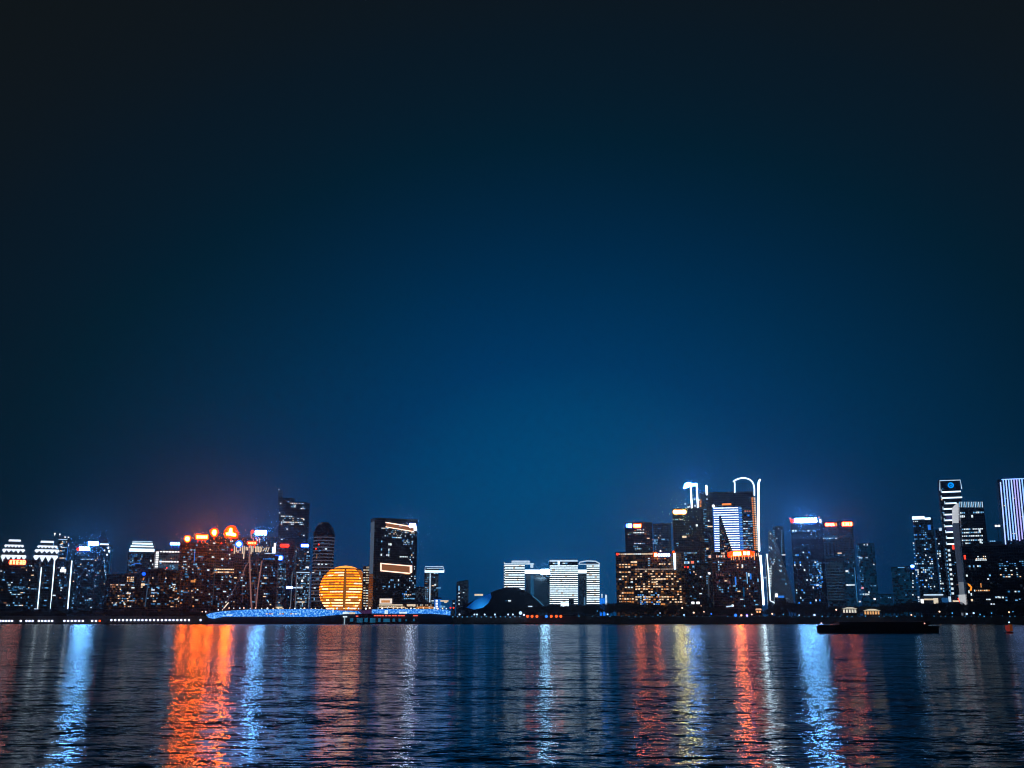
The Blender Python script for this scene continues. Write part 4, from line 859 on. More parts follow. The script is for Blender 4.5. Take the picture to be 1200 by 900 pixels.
mx = N(t, 'ShaderNodeMix'); mx.data_type = 'RGBA'; t.links.new(ln, mx.inputs[0]); mx.inputs[6].default_value = (.05, .08, .11, 1); mx.inputs[7].default_value = (.30, .33, .36, 1)
t.links.new(mx.outputs[2], bs.inputs['Base Color']); bs.inputs['Roughness'].default_value = .5
bs.inputs['Emission Color'].default_value = (.35, .6, .9, 1); t.links.new(M_(t, 'MULTIPLY', M_(t, 'SUBTRACT', 1.0, ln), .05), bs.inputs['Emission Strength'])
LAT.cycles.emission_sampling = 'NONE'
z_lo = -1
tri = [b.p(u, v) for u, v in ((903, 712), (931.5, 712), (925, 680), (916, 652), (907.5, 630), (902, 619.5), (900.3, 623))]
MB().prism_y(tri, 0, 26).build('lattice_wall', LAT, b.root)
rd = random.Random(8)
for i in range(34):
    v = rd.uniform(625, 692); ur = 902 + (v - 620) * .34; b.win(rd.uniform(901.5, ur), v, rd.uniform(.8, 1.8), rd.uniform(1, 2.2), rd.choice((CM, CM, CD, CW)))
b.rect(909, 701, 924, 702, MATS['mid_grey_line'], 'light_strip')
b.done()
b = B('office_tower', 'slim dark tower with two dotted vertical light lines behind the fan-shaped tower', 2900, 905.5, 918, 618, 34, mat=F_BLACK, cat='tower')
for i in range(13): b.win(916.2, 622 + i * 2.35, 1.0, 1.1, CM)
for i in range(5): b.win(906.8, 622 + i * 2.2, 1.5, 1.0, CM)
b.win(918.5, 650.2, 4.2, 1.3, CW); b.win(912.5, 619.7, 1, 1, CW); b.done()
b = B('stair_tower', 'thin white light line stepping down beside the fan-shaped tower', 1750, 899, 903, 652, 8, mat=F_MID, cat='tower', plant=False, parapet=False, vref=690)
b.path([(898.6, 649), (900.2, 668), (901.5, 685), (902.7, 704), (906, 705.5), (910.5, 708.8)], 1.3, STR, 'light_strip')
for i in range(8): b.rect(900, 665.5 + i * 2.9, 904, 666.9 + i * 2.9, CW, 'landing_light')
b.done()
b = B('pavilion', 'small pavilion with a white light and blue strip at the foot of the fan-shaped tower', 1650, 908, 921, 698, 14, mat=F_MID, plant=False, parapet=False, vref=705)
b.rect(908.3, 695.5, 911.5, 699.8, CB, 'light_panel'); b.rect(911.6, 698, 919, 700.5, STRB, 'light_strip'); b.done()

b = B('office_tower', 'broad dark blue tower under a long glowing white roof sign with a red end', 2000, 926.5, 963.5, 613.5, 44, mat=facade('deep_blue_facade', (.012, .03, .05), (.03, .05, .075), 4, 3, .05, (.1, .4, .8), .05), cat='tower', vref=615, plant=False)
b.sign(931.5, 607.3, 957.5, 612.3, 7, BC, BH, .6, 1, y=-.2); b.rect(960, 608.5, 962.6, 612.5, CB, 'roof_light'); b.ball(928.5, 610.7, 2.2, RED, 'red_logo', y=-1); b.ball(926, 607.6, 1.2, emis('pink_beacon', (1, .3, .35), 1), 'beacon'); b.ball(945.3, 604, 1.0, MATS['pink_beacon'], 'beacon'); b.ball(959.6, 606, 1.0, MATS['pink_beacon'], 'beacon')
b.row(622, 928, 934, 2.4, 1, [CW], 2.4, .8); b.row(622, 937, 955, 3, .95, [CW, CB, CM], 2.2, .85); b.row(613.8, 937, 942, 5, 1, [CW], .9)
b.grid(928, 960, 625, 640, 2, 2.5, .08, [CM, CW]); b.grid(929, 962, 640, 708, 2.2, 3, .075, [CW, CM, CBL, CW], .8, .7); b.grid(948, 958, 652, 686, 1.8, 2, .32, [CD, CD, CBL, CM])
rd = random.Random(4)
for i in range(34): b.win(958 + rd.uniform(-1.5, 4.5) + i * .05, 658 + i * .95, rd.uniform(1, 2.6), rd.uniform(1, 2), rd.choice((CBL, CBL, CM, CW, CD)))
b.done()
HZ = facade('haze_tint_facade', (.03, .06, .09), (.10, .14, .19), 4.0, 3.4, .6, (0.0, .40, 1.0), .075)  # most cells glow blue, painting the tint of distant haze
b = B('office_tower', 'hazy blue tower with a red-orange name sign and tall dark vertical recesses', 2400, 964, 981.5, 612.5, 36, mat=HZ, cat='tower', vref=620, plant=False)
b.sign(967.3, 613.3, 977.8, 616.3, 4, emis('peach_letters', (50, 7.5, 1.3), 1, True), RH, .9, .8, y=-.2, legs=False); b.rect(963.5, 629, 981, 629.8, CD, 'light_strip'); b.row(631, 964, 981, 2.6, .9, [CM, CD, CW], 1.2, .8)
for u in (968.5, 973, 977.5): b.rect(u - .9, 636, u + .9, 652, F_BLACK, 'recess_panel', .1, .09)
b.done()
b = B('office_tower', 'hazy blue tower with a rounder orange sign and lights at mid height', 2300, 981.5, 1000, 612, 36, mat=HZ, cat='tower', vref=625, plant=False)
b.sign(987, 612.3, 998.5, 616, 4, MATS['peach_letters'], RH, 1.0, .8, y=-.2, legs=False); b.row(650.5, 981.5, 1001.5, 2.2, .9, [CM, CW, CM], 1.0, .8); b.win(984, 648.3, 5, 1.5, BEIGE)
b.row(659, 990, 1001, 2, .4, [CM], 1.4); b.win(992.5, 669.3, 3.4, 2.2, CW); b.row(685.5, 990, 1002, 2.5, 1, [CW], 1.8, .9); b.win(985.5, 685.5, 3, 1.5, CM); b.vline(1003, 665, 706, .9, CD); b.grid(983, 1001, 655, 706, 2.4, 3, .05, [CD, CM]); b.done()
b = B('office_block', 'hazy block ruled with faint horizontal floors below the two orange signs', 2100, 967.5, 989, 656, 30, mat=facade('ruled_facade', (.025, .04, .06), (.13, .15, .18), 5.5, 3.2, .5, (.05, .4, .9), .05), cat='building')  # dense cell glow puts the blue of the haze into the wall
for i in range(14): b.rect(968, 659.5 + i * 3.3, 988.5, 660.2 + i * 3.3, emis('faint_floor_line', (.025, .055, .09), 1), 'floor_light', .3, .28)
b.done()
b = B('office_tower', 'hazy tower with a glittering flank and small lights along its flat top', 2500, 1005.5, 1025, 638, 34, mat=HZ, cat='tower', vref=645)
b.row(638.3, 1010, 1021, 2, .9, [CW], 2, .8); b.grid(1005, 1011.5, 639, 700, 2, 2.4, .45, [CD, CM, CD]); b.row(653.5, 1006, 1017, 2, .8, [CW, CM], 1.1); b.win(1024, 661.5, 1.5, 1.3, CW); b.win(1010.5, 689, 3, 2.4, emis('pink_window2', (.9, .35, .4), 1)); b.row(696.5, 1011, 1019, 2, 1, [CW], 2); b.win(1018.3, 694, 1.6, 2, CW); b.win(1025, 702, 2.4, 2, CB); b.row(686.5, 1020, 1027, 2, .8, [CM], 1); b.win(1007.5, 705, 3, 1.6, CW); b.done()
b = B('distant_block', 'faint low blocks lost in the haze between two taller hazy towers', 3000, 1027, 1046, 697, 40, mat=HZ, cat='building', plant=False)
b.grid(1029, 1045, 699, 710, 2.2, 2.6, .25, [CM, CD, CW]); b.done()
b = B('office_block', 'dim short tower with one bright lamp on the corner of its roof', 2300, 1046.5, 1074, 665.5, 34, mat=HZ, vref=690)
b.sign(1067, 662.2, 1071.5, 664.8, 1, BC2, BH, .3, 1); 
for v in (672, 680.5, 683.5, 688, 697, 706.5): b.win(1069.8, v, 1.6, 1.4, CW)
b.grid(1048, 1068, 668, 706, 3, 3.5, .05, [CD]); b.rect(1052, 664.5, 1060, 665.3, CM, 'light_strip'); b.done()
b = B('apartment_tower', 'tall slim apartment tower speckled with white and blue windows under a white crown', 1950, 1071.5, 1094, 609, 32, mat=F_BLUE, cat='tower', vref=620, plant=False)
b.rect(1069, 605, 1083.5, 608.7, STR, 'crown_light', 1, 6); b.rect(1083.5, 606.5, 1090.5, 609, STR, 'crown_light', 1, 6); b.row(611, 1069.5, 1076, 2, .8, [CW], 1.3)
b.row(616.5, 1070, 1081, 2, .7, [CD, CBL], 1.2); b.rect(1087.3, 615, 1090.7, 621, STRB, 'light_panel'); b.grid(1079, 1083, 617, 625, 2, 2, .6, [CD])
b.grid(1072, 1094, 623, 706, 2.1, 2.45, .30, [CW, CM, CW, CD, CM, CBL], .8, .65); b.done()
b = B('apartment_tower', 'very slim tower with single white windows beside the striped logo tower', 2000, 1098.5, 1109, 622, 24, mat=F_BLACK, cat='tower', vref=640)
b.rect(1100.5, 618.5, 1106.5, 622, STRS, 'crown_light', 1, 5); b.grid(1099.5, 1104.5, 627, 706, 2.2, 2.9, .42, [CW, CW, CM], .7, .6); b.done()
b = B('bank_tower', 'tall tower with a blue round logo in a lit frame above stacked white floor bands', 1850, 1103, 1128, 562.5, 32, mat=F_BLACK, cat='skyscraper', vref=600, plant=False, parapet=False)
b.path([(1101.4, 575), (1101.3, 563.3), (1125.3, 562.6), (1127, 573)], 1.0, STRS, 'frame_light'); 
x, z = b.p(1114.2, 568.7, -.5); k = b.D / F
LB = emis('logo_blue', (.0, .30, 1.0), 1.1); m = MB()
for q in range(20):
    w0, w1 = 2 * pi * q / 20, 2 * pi * (q + 1) / 20
    m.prism_y([(x + r * k * cos(w), z + r * k * sin(w)) for r, w in ((1.9, w0), (3.4, w0), (3.4, w1), (1.9, w1))], -1.4, -.6)
m.box(x - .9 * k, x - .45 * k, -1.3, -.6, z - 1.5 * k, z + 1.5 * k); m.box(x + .45 * k, x + .9 * k, -1.3, -.6, z - 1.5 * k, z + 1.5 * k); m.box(x - 1.3 * k, x + 1.3 * k, -1.25, -.65, z - .3 * k, z + .3 * k)
m.build('logo', LB, b.root)
for i, (v, a0, a1) in enumerate(((576.3, 1104, 1126), (583.2, 1104, 1127.5), (589.8, 1108, 1121), (596.3, 1106, 1118), (603, 1107, 1117), (609.7, 1107.5, 1118), (616.7, 1107.5, 1119.5), (623.6, 1109, 1120), (630.4, 1110, 1120.5), (637.5, 1110, 1121))):
    b.rect(a0, v - .8, a1, v + .8, STR, 'floor_light', .9, .8); b.rect(a0 - 1.3 , v - 2.5, a0 - .4, v + 1.2, STRS, 'edge_light')
for v in (603 + 3, 616.7 + 3): b.rect(1109, v - 2, 1118, v + 3, emis('violet_panel', (.03, .03, .10), 1), 'tinted_panel', .3, .28)
b.rect(1116.5, 613.5, 1119.3, 618.8, emis('red_panel', (1.6, .09, .05), 1), 'red_sign', 1.3, .35); b.rect(1115.7, 639, 1118.3, 643.8, MATS['red_panel'], 'red_sign', .9, .8)
for i in range(10): b.win(1112 + i * .5, 645 + i * 5.6, 2.8, 2.6, CW)
for i in range(14): b.win(1108.5 + i * .45, 644 + i * 4.4, 1.2, 2, CM)
b.vline(1113.5, 673, 706, .7, CD); b.done()
b = B('office_tower', 'broad dark tower with a comb of lights along its top and a pale slanting flank', 1640, 1124.5, 1153, 588.5, 30, mat=F_BLACK, cat='tower', vref=595, plant=False, parapet=False)
for i in range(14): b.rect(1124 + i * 2.05, 588, 1125 + i * 2.05, 594.5, STRS if i % 2 else CM, 'comb_light', .9, .8)
# flank standing proud of the corner; its lit side face is painted as glow
xa, z = b.p(1117.2, 600); x0, z0 = b.p(1124, 600)
FL = emis('flank_glow_top', (.50, .53, .58), 1, var=.25, vscale=.03); FLD = emis('flank_glow_mid', (.030, .042, .07), 1, var=.25, vscale=.03)  # light on the wall painted as glow: bright top, dim middle, paler foot
pts_hi = [b.p(1117, 613), b.p(1123.4, 613), b.p(1123.2, 590), b.p(1121.3, 589.7), b.p(1116.7, 594)]
pts_lo = [(pts_hi[0][0], 2), (pts_hi[1][0], 2), (pts_hi[1][0], pts_hi[1][1] - .02), (pts_hi[0][0], pts_hi[0][1] - .02)]
MB().prism_y(pts_hi, -2, 28).build('lit_flank_glow', FL, b.root); zq = b.p(1129, 682)[1]; xl, xr = pts_hi[0][0], pts_hi[1][0]
MB().prism_y([(xl, zq), (xr, zq), pts_lo[2], pts_lo[3]], -2, 28).build('lit_flank_glow', FLD, b.root)
MB().prism_y([(xl, 2), (xr, 2), (xr, zq - .02), (xl, zq - .02)], -2, 28).build('lit_flank_glow', emis('flank_glow_foot', (.13, .16, .20), 1, var=.25, vscale=.05), b.root)
b.row(601, 1125, 1131, 1.8, 1, [CW, CM], 2.2, .7); b.row(605.2, 1125, 1131, 1.8, 1, [CW], 2.4, .8); b.row(600.5, 1140, 1153, 1.8, .9, [CW, CM], 1.8, .8); b.win(1139.2, 605, 2.2, 3, CW)
for v, p in ((620, .5), (624, .5), (628, .6), (633, 1), (636.5, .7), (640, .4)): b.row(v, 1127, 1152, 2, p, [CW, CM, CW], 1.6, .8)
b.win(1148, 622, 2.2, 4, CW); b.win(1149, 634, 2.2, 5, CW); b.done()
b = B('office_block', 'wide black riverside block with scattered cool windows and an orange ornament', 1450, 1131, 1212, 641, 40, mat=facade('black_stone_facade', (.008, .010, .014), (.022, .026, .034), 4, 3.2, .02, (.3, .5, .8), .03), cat='building', vref=680)
b.grid(1143, 1156, 651, 656, 2.3, 2.6, .6, [CW, WW]); b.row(656.3, 1143, 1156.5, 2.2, 1, [CW], 1.6, .9); b.row(663.5, 1135, 1157, 2.4, .85, [CW, CM], 2.2, .85); b.row(692, 1141, 1160, 2.4, .75, [CW, WA, WW], 1.8, .8); b.row(702.5, 1149, 1161, 3, .8, [CW], 1.4, .85)
b.poly([(1134, 683.5), (1137, 685), (1139.3, 688), (1138.5, 692.5), (1136, 692), (1137.3, 688.5), (1134.6, 686)], emis('orange_ornament', (1.1, .36, .03), 1), 'ornament', -.9, -.1); b.win(1149.6, 686, 1.4, 5, WA)
b.rect(1129.5, 650.5, 1131.8, 655.5, MATS['red_panel'], 'red_sign'); b.win(1135.5, 693.5, 1.6, 3.4, CW); b.win(1138.2, 696.5, 1.6, 3, CW); b.win(1139, 703.3, 2.4, 2.6, BEIGE); b.win(1133, 674.5, 2, 2.2, CW); b.win(1158, 678.5, 2, 1.5, CW); b.win(1160, 674.3, 2.2, 2, CM)
b.grid(1170, 1200, 657, 664, 3, 2.6, .3, [CD, CM]); b.grid(1171, 1200, 665, 677, 3.2, 2.4, .35, [CW, CM, CD, WW]); b.grid(1165, 1200, 678, 712, 4, 3.4, .09, [CD, CM, CW]); b.grid(1160, 1200, 698, 712, 3, 3, .06, [CM, CW]); b.done()
b = B('office_block', 'small dark block with a white sign on a mast beside the slanting light lines', 2100, 1154, 1174, 636, 26, mat=F_BLACK, plant=False)
b.sign(1165.5, 615.2, 1173, 617.5, 2, CB, METAL, .2, 1, legs=True); b.sign(1159.5, 633.5, 1166.5, 635, 3, CM, METAL, .1, 1)
xs, zs = b.p(1169, 618); MB().box(xs - .7, xs + .7, .3, 1.7, b.z1, zs).build('sign_mast', METAL, b.root); b.done()
b = B('landmark_tower', 'huge tower draped from top to bottom in slanting blue and pink light lines', 1700, 1173, 1216, 562, 46, mat=F_BLACK, cat='skyscraper', vref=600, plant=False, parapet=False)
LL = [emis('curtain_blue', (.25, .5, 1.2), 1.7, True), emis('curtain_pale', (.42, .6, 1.25), 1.5, True), emis('curtain_pink', (.50, .48, 1.15), 1.3, True)]
for i in range(14):
    u = 1172.3 + i * 3.15; vt = 561.5 if i else 565; vb = 641 if i == 0 else 632 + (i % 3)
    x0, z0 = b.p(u, vt); x1, z1_ = b.p(u + (2.8 if i < 3 else 2.8), 600)
    xx0, zz0 = b.p(u, vt); xx1, zz1 = b.p(u + 6.4 + .1 * i, vb)
    r_ = .85
    zc1 = zz0 + (zz1 - zz0) * .5; xc = xx0 + (xx1 - xx0) * .5
    MB().tube([(xx1, -1.3, zz1), (xc, -1.3, zc1), (xx0, -1.3, zz0)], .95, 6).build('light_line', LL[(1, 0, 1, 0, 1, 2, 2, 1, 0, 1, 2, 1, 0, 1)[i]], b.root)
b.rect(1173.5, 560.5, 1216, 561.6, MATS['curtain_blue'], 'roof_line'); b.done()
b = B('visitor_pavilion', 'low white-lit pavilion with a flat floating roof and a blue box', 1500, 1079, 1119, 698, 24, mat=F_MID, cat='pavilion', plant=False, parapet=False, vref=702)
b.rect(1083, 696.3, 1105, 697.8, STRS, 'floating_roof', 6, 20); b.rect(1079, 702, 1082.5, 708, CB, 'light_panel'); b.rect(1082.6, 701.5, 1094, 703.3, BEIGE, 'light_strip'); b.rect(1094, 701, 1099.5, 707.5, emis('cream_wall_light', (.75, .66, .5), 1), 'light_panel', .8, .7); b.rect(1103.5, 700.5, 1111, 706, emis('blue_box', (.01, .07, .2), 1), 'blue_box', 2, 1.9); b.rect(1111.5, 699, 1114.5, 705.5, STRS, 'light_strip'); b.rect(1116.5, 703.5, 1124, 705.3, BEIGE, 'light_strip'); b.done()
b = B('plinth_sign', 'bright white wedge-shaped panel at the foot of the pale slanting flank', 1480, 1123, 1134, 697.5, 4, plain=True, cat='sign', vref=702)
b.poly([(1128, 706), (1132.5, 709.5), (1134, 710), (1133.8, 696.5), (1123.2, 697), (1123.6, 704.5)], emis('wedge_panel', (.50, .52, .55), 1, var=.15, vscale=.1), 'panel', 0, 3); b.poly([(1122.2, 701), (1124.5, 705.8), (1125, 705.5), (1123, 700.5)], MATS['red_light'], 'red_edge', -1, -.1)
MB().box(-1, 1, .5, 2.5, -1, b.p(1128, 706)[1]).build('post', METAL, b.root)

# small lit houses between the trees
def tree_pav(label, D, u0, u1, v0, v1, mat, roofmat):
    b = B('riverside_pavilion', label, D, u0, u1, v0, 8, mat=F_BROWN, cat='pavilion', plant=False, parapet=False, vref=(v0 + v1) / 2)
    xa, z = b.p(u0, v0); xb, _ = b.p(u1, v0)
    MB().prism_y([(xa - 1, b.z1), (xb + 1, b.z1), ((xa + xb) / 2 + 3, b.z1 + 2), ((xa + xb) / 2 - 3, b.z1 + 2)], -1.5, 9).build('roof', roofmat, b.root)
    n = int((u1 - u0) / 3)
    for i in range(n): b.rect(u0 + .6 + i * (u1 - u0) / n, v0 + .8, u0 + .6 + (i + .65) * (u1 - u0) / n, v1, mat, 'lit_bay')
    return b
tree_pav('small white-lit pavilion with a peaked roof under the hazy towers', 1274, 987.5, 1004, 713.5, 718, emis('pavilion_cream', (.85, .82, .70), .8), emis('pavilion_roof_lit', (.5, .48, .4), 1))
tree_pav('long cream-lit pavilion with orange openings among the bank trees', 1274, 1012.5, 1031, 715.6, 720, emis('pavilion_warm', (.9, .5, .22), .8), emis('pavilion_roof_cream', (.7, .62, .45), 1))
tree_pav('tiny orange-lit hut among the bank trees below the white light line', 1274, 886, 892, 715, 718, emis('hut_glow', (1.4, .6, .25), 1), emis('hut_roof_glow', (.7, .4, .25), 1))

# ------------------------------------------------------------------ blue terrace
D = 1244
o = empty('river_terrace', (at(340, 722, D).x, D, 0), 0, 'long terrace over the water with a wavy glowing blue front', 'terrace')
LED = bpy.data.materials.new('blue_led_front'); LED.use_nodes = True; t = LED.node_tree; t.nodes.clear()
c_ = N(t, 'ShaderNodeTexCoord'); n_ = N(t, 'ShaderNodeTexNoise'); n_.inputs['Scale'].default_value = .45; n_.inputs['Detail'].default_value = 6; n_.inputs['Roughness'].default_value = .75
t.links.new(c_.outputs['Object'], n_.inputs['Vector']); r_ = N(t, 'ShaderNodeValToRGB'); t.links.new(n_.outputs[0], r_.inputs[0])
r_.color_ramp.elements[0].position = .34; r_.color_ramp.elements[0].color = (.0, .05, .30, 1); r_.color_ramp.elements[1].position = .62; r_.color_ramp.elements[1].color = (.35, .72, 1, 1)
e = r_.color_ramp.elements.new(.50); e.color = (.01, .20, .80, 1)
em = N(t, 'ShaderNodeEmission'); em.inputs[1].default_value = 1.15; t.links.new(r_.outputs[0], em.inputs[0]); ou = N(t, 'ShaderNodeOutputMaterial'); t.links.new(em.outputs[0], ou.inputs[0])
ox = o.location.x
def TP(u, v, y=0): p = at(u, v, D + y); return (p.x - ox, p.z)
def tpoly(top, bot, y0, y1, mat, name):
    return MB().prism_y([TP(u, v) for u, v in bot] + [TP(u, v) for u, v in reversed(top)], y0, y1).build(name, mat, o)
DK = solid('terrace_dark_concrete', (.05, .055, .065), .8, noise=.3)
segs = [(242, 720.5, 245, 724), (246, 718.8, 250, 725.2), (262, 716.2, 262, 722.8), (290, 714.4, 300, 722.5), (330, 713.9, 345, 722.9), (364, 713.5, 372, 722.6), (384, 714.2, 390, 721), (402, 715.6, 404, 719.6), (420, 716, 424, 719)]
for i in range(len(segs) - 1):
    a, c = segs[i], segs[i + 1]
    tpoly([(a[0], a[1]), (c[0], c[1])], [(a[2], a[3]), (c[2], c[3])], -2, 0, LED, 'blue_front')
tpoly([(436, 714.2), (470, 713.6), (505, 714), (524, 714.5), (528.5, 716.5)], [(436, 718.8), (470, 719.2), (505, 719.2), (522, 720.4), (527.5, 721.5)], -2, 0, LED, 'blue_front')
tpoly([(420, 716), (436, 714.4)], [(422, 719.2), (436, 719)], -1.9, 0, emis('plum_front', (.04, .015, .06), 1), 'dark_front')
tpoly([(244, 724), (300, 722), (372, 722.6), (404, 719.6), (424, 719), (470, 719.3), (523, 720.4), (528, 722)], [(232, 731.6), (300, 731.6), (372, 731.6), (404, 731.6), (424, 731.6), (470, 731.6), (523, 731.6), (532, 729.5)], .1, 6, DK, 'lower_wall')
xa, z = TP(244, 716); xb, _ = TP(527, 716)
MB().box(xa, xb, .2, 40, 10.2, 16.2).build('deck', DK, o)
for (a, c, v0, v1) in ((410, 414, 724.5, 728.5), (418, 425, 724.2, 729.5), (427, 431, 724.2, 729), (433.5, 440, 724.2, 729.5), (443, 446, 724.5, 729), (449, 457, 725, 729), (460, 463, 725, 728.5), (467, 470, 725, 728.5), (475, 477, 725.5, 728), (484, 486, 725, 728)):
    p = TP(a, v1); q = TP(c, v0); MB().box(p[0], q[0], -.4, .05, p[1], q[1]).build('glazed_opening', emis('teal_opening', (.008, .085, .17), 1, var=.4, vscale=.2), o)
p = TP(404, 722); MB().box(p[0] - .7, p[0] + .7, -1, -.2, 0, p[1]).build('pier_light', emis('dim_white_pier', (.25, .35, .42), 1), o)
p = TP(402, 723.5); MB().box(p[0], TP(407, 722)[0], -1.2, -.45, p[1], TP(407, 722)[1]).build('pier_light', CW, o)
for a, c, v0, v1, mt in ((402, 409, 717, 719.5, CW), (409.5, 416.5, 717.6, 719.6, BEIGE), (451, 455, 715, 719.5, CW), (468, 477, 717, 719, CW), (266, 273, 720, 721.6, STRS), (390, 391.5, 714, 718, CW)):
    p = TP(a, v1); q = TP(c, v0); MB().box(p[0], q[0], -2.6, -2.05, p[1], q[1]).build('display_light', mt, o)
rd = random.Random(11)
for u in [313, 316.5, 319.5, 329, 332, 341.5, 344, 347] + [419, 440, 443, 446, 449, 453, 457, 461, 464, 468, 471, 473.5, 486, 488.5]:
    v = 719.3 if u < 400 else 721.4
    if u == 419: v = 722
    p = TP(u, v); mt = rd.choice((CW, BEIGE, WA)) if u < 400 else emis('coral_lamp', (1.2, .16, .10), 1)
    MB().box(p[0] - (1.0 if u < 400 else 1.6), p[0] + 1.2, -2.7, -2.1, p[1] - .7, p[1] + .6).build('small_lamp', mt, o)

# ------------------------------------------------------------------ lamps
HEADS = {}
def lamp_meshes(key, mat, r, hgt):
    if key not in HEADS:
        p = MB(); p.tube([(0, 0, 0), (0, 0, hgt - r)], .16, 6, .10); p.lathe([(.35, 0), (.35, .4), (.15, .6)], 8)
        h = MB(); h.lathe([(max(.03, r * sin(pi * k / 5)), hgt - r * cos(pi * k / 5)) for k in range(6)], 10)
        HEADS[key] = (p.mesh('pole', METAL), h.mesh('lamp_head', mat, True))
    return HEADS[key]
def lamp(u, v, D, ground, mat, rpx, label, group, name='street_lamp'):
    P = at(u, v, D); r = rpx * D / F; hgt = max(round((P.z - ground) * 4) / 4, 1.0)
    pm, hm = lamp_meshes((mat.name, rpx, hgt), mat, r, hgt)
    o = empty(name, (P.x, D, ground), 0, label, 'street lamp', group); link('pole', pm, o); link('lamp_head', hm, o)
    return o
LW = emis('lamp_white_violet', (1.4, 1.5, 2.0), 1); LT = emis('lamp_teal', (.05, .28, .55), 1.2); LT2 = emis('lamp_deep_teal', (.02, .13, .28), 1.0); LBW = emis('lamp_blue_white', (.7, 1.05, 1.5), 1)
LO = emis('lamp_orange', (2.0, .2, .04), 1); LBL = emis('lamp_blue', (.05, .3, 1.3), 1); LWM = emis('lamp_warm', (1.6, 1.1, .75), 1)
def fr(a, b_, s): 
    r = []; x = a
    while x <= b_ + .01: r.append(x); x += s
    return r
for u in fr(0.5, 16, 3.4) + [24.3] + fr(31, 40, 3.6) + fr(45.5, 63, 3.9) + fr(75.5, 101, 4.3) + [108, 112.5] + fr(130.5, 226, 4.55) + [235]:
    lamp(u, 727.6 if u < 120 else 726.8, 1251.5, 1.55, LW, 1.25, 'small white promenade lamp in the evenly spaced row at the water below the dark slabs', 'white lamps along the waterside promenade')
lamp(116.8, 727.6, 1251.5, 1.55, LO, 1.2, 'the one orange lamp in the row of white promenade lamps', None)
rd = random.Random(21)
for u in fr(525, 612, 5.6): lamp(u, 722.8 + rd.uniform(-.4, .4), 1251.5, 1.55, LT if rd.random() < .6 else CM, .7, 'dim bluish promenade lamp in the row below the dark shell hall', 'dim lamps below the shell hall')
for u in (538.5, 556, 559, 568, 580, 595.5, 601): lamp(u, 720.2, 1262, 1.6, LBW, 1.0, 'taller white promenade lamp standing in front of the dark shell hall', 'white lamps before the shell hall')
lamp(610, 718.3, 1262, 1.6, LBW, 1.9, 'biggest blue-white lamp beside the orange lamp cluster', None); lamp(614, 720.5, 1262, 1.6, LW, 1.1, 'white lamp between the biggest blue-white lamp and the orange cluster', None)
for u in (618.2, 623.5, 629.2, 646, 652, 657.2):
    l_ = lamp(u, 722.2, 1252, 1.55, LO, 1.6, 'orange lamp with a glowing shade in the cluster in front of the white striped towers', 'orange lamps before the striped towers')
lamp(640.3, 722.2, 1252, 1.55, LBL, 1.7, 'blue lamp standing between the two groups of orange lamps', None)
for u in fr(664, 1198, 7.3):
    if rd.random() < (.8 if 700 < u else .4): lamp(u + rd.uniform(-1.4, 1.4), 722.4 + rd.uniform(-.5, .4), 1264, 2.6, rd.choice((LT, LT2, LT2, LT)), rd.choice((.45, .6, .75)), 'dim teal lamp in the long row below the bank trees', 'teal lamps below the bank trees')
for u, v, mt, r_ in ((799.5, 712.5, LWM, 1.1), (813, 718, LWM, 1.2), (801.5, 720.6, LBW, 1.0), (833.5, 719.4, LBL, 1.0), (825, 717, LWM, .8), (881, 720, LWM, 1.0), (905, 719.3, LWM, 1.1), (954.5, 721, LBW, 1.5), (712, 719.8, LBW, 1.1), (771, 721, LT, .8), (773.5, 718.5, LBW, .7), (700, 716, LT, .8), (918, 720, LT, .9), (936.5, 721, LBW, .8), (980, 714.5, LWM, 1.1), (1068, 720.6, LWM, 1.0), (1101, 716.8, LWM, 1.1), (1116, 718.5, LT, 1), (1133, 719.5, LBW, 1.2), (1141, 718.5, LBW, 1.2), (1148.5, 720, LT, 1), (1162, 718.5, LT, .9), (1182.5, 717.5, LWM, 1.0), (1187, 716.8, LT, .8)):
    lamp(u, v, 1273, 9.9, mt, r_ * .9, 'park lamp shining among the dark trees on top of the bank', 'park lamps among the bank trees')
lamp(862, 721, 1252, 1.55, LBL, 1.8, 'bright blue lamp at the water below the fiery orange crown', None); lamp(868.8, 721.2, 1252, 1.55, emis('lamp_peach', (3, 1.1, .6), 1), 1.1, 'peach lamp just beside the bright blue one at the water', None); lamp(875.3, 721.3, 1252, 1.55, emis('lamp_violet', (1.1, .8, 3.2), 1), 1.2, 'violet lamp in the trio with the blue and peach lamps', None)
for u in fr(236, 440, 6.4) + fr(444, 524, 5.3):
    lamp(u + rd.uniform(-1.5, 1.5), 712.9 + rd.uniform(-.5, .5) + (3.5 if u < 262 else 0), 1262, 16.2 if u > 250 else 9.9, rd.choice((LWM, CB, LWM, LBW)), rd.choice((.6, .8, .8, 1.1)), 'small lamp standing on the deck above the glowing blue front', 'lamps on the blue terrace deck')

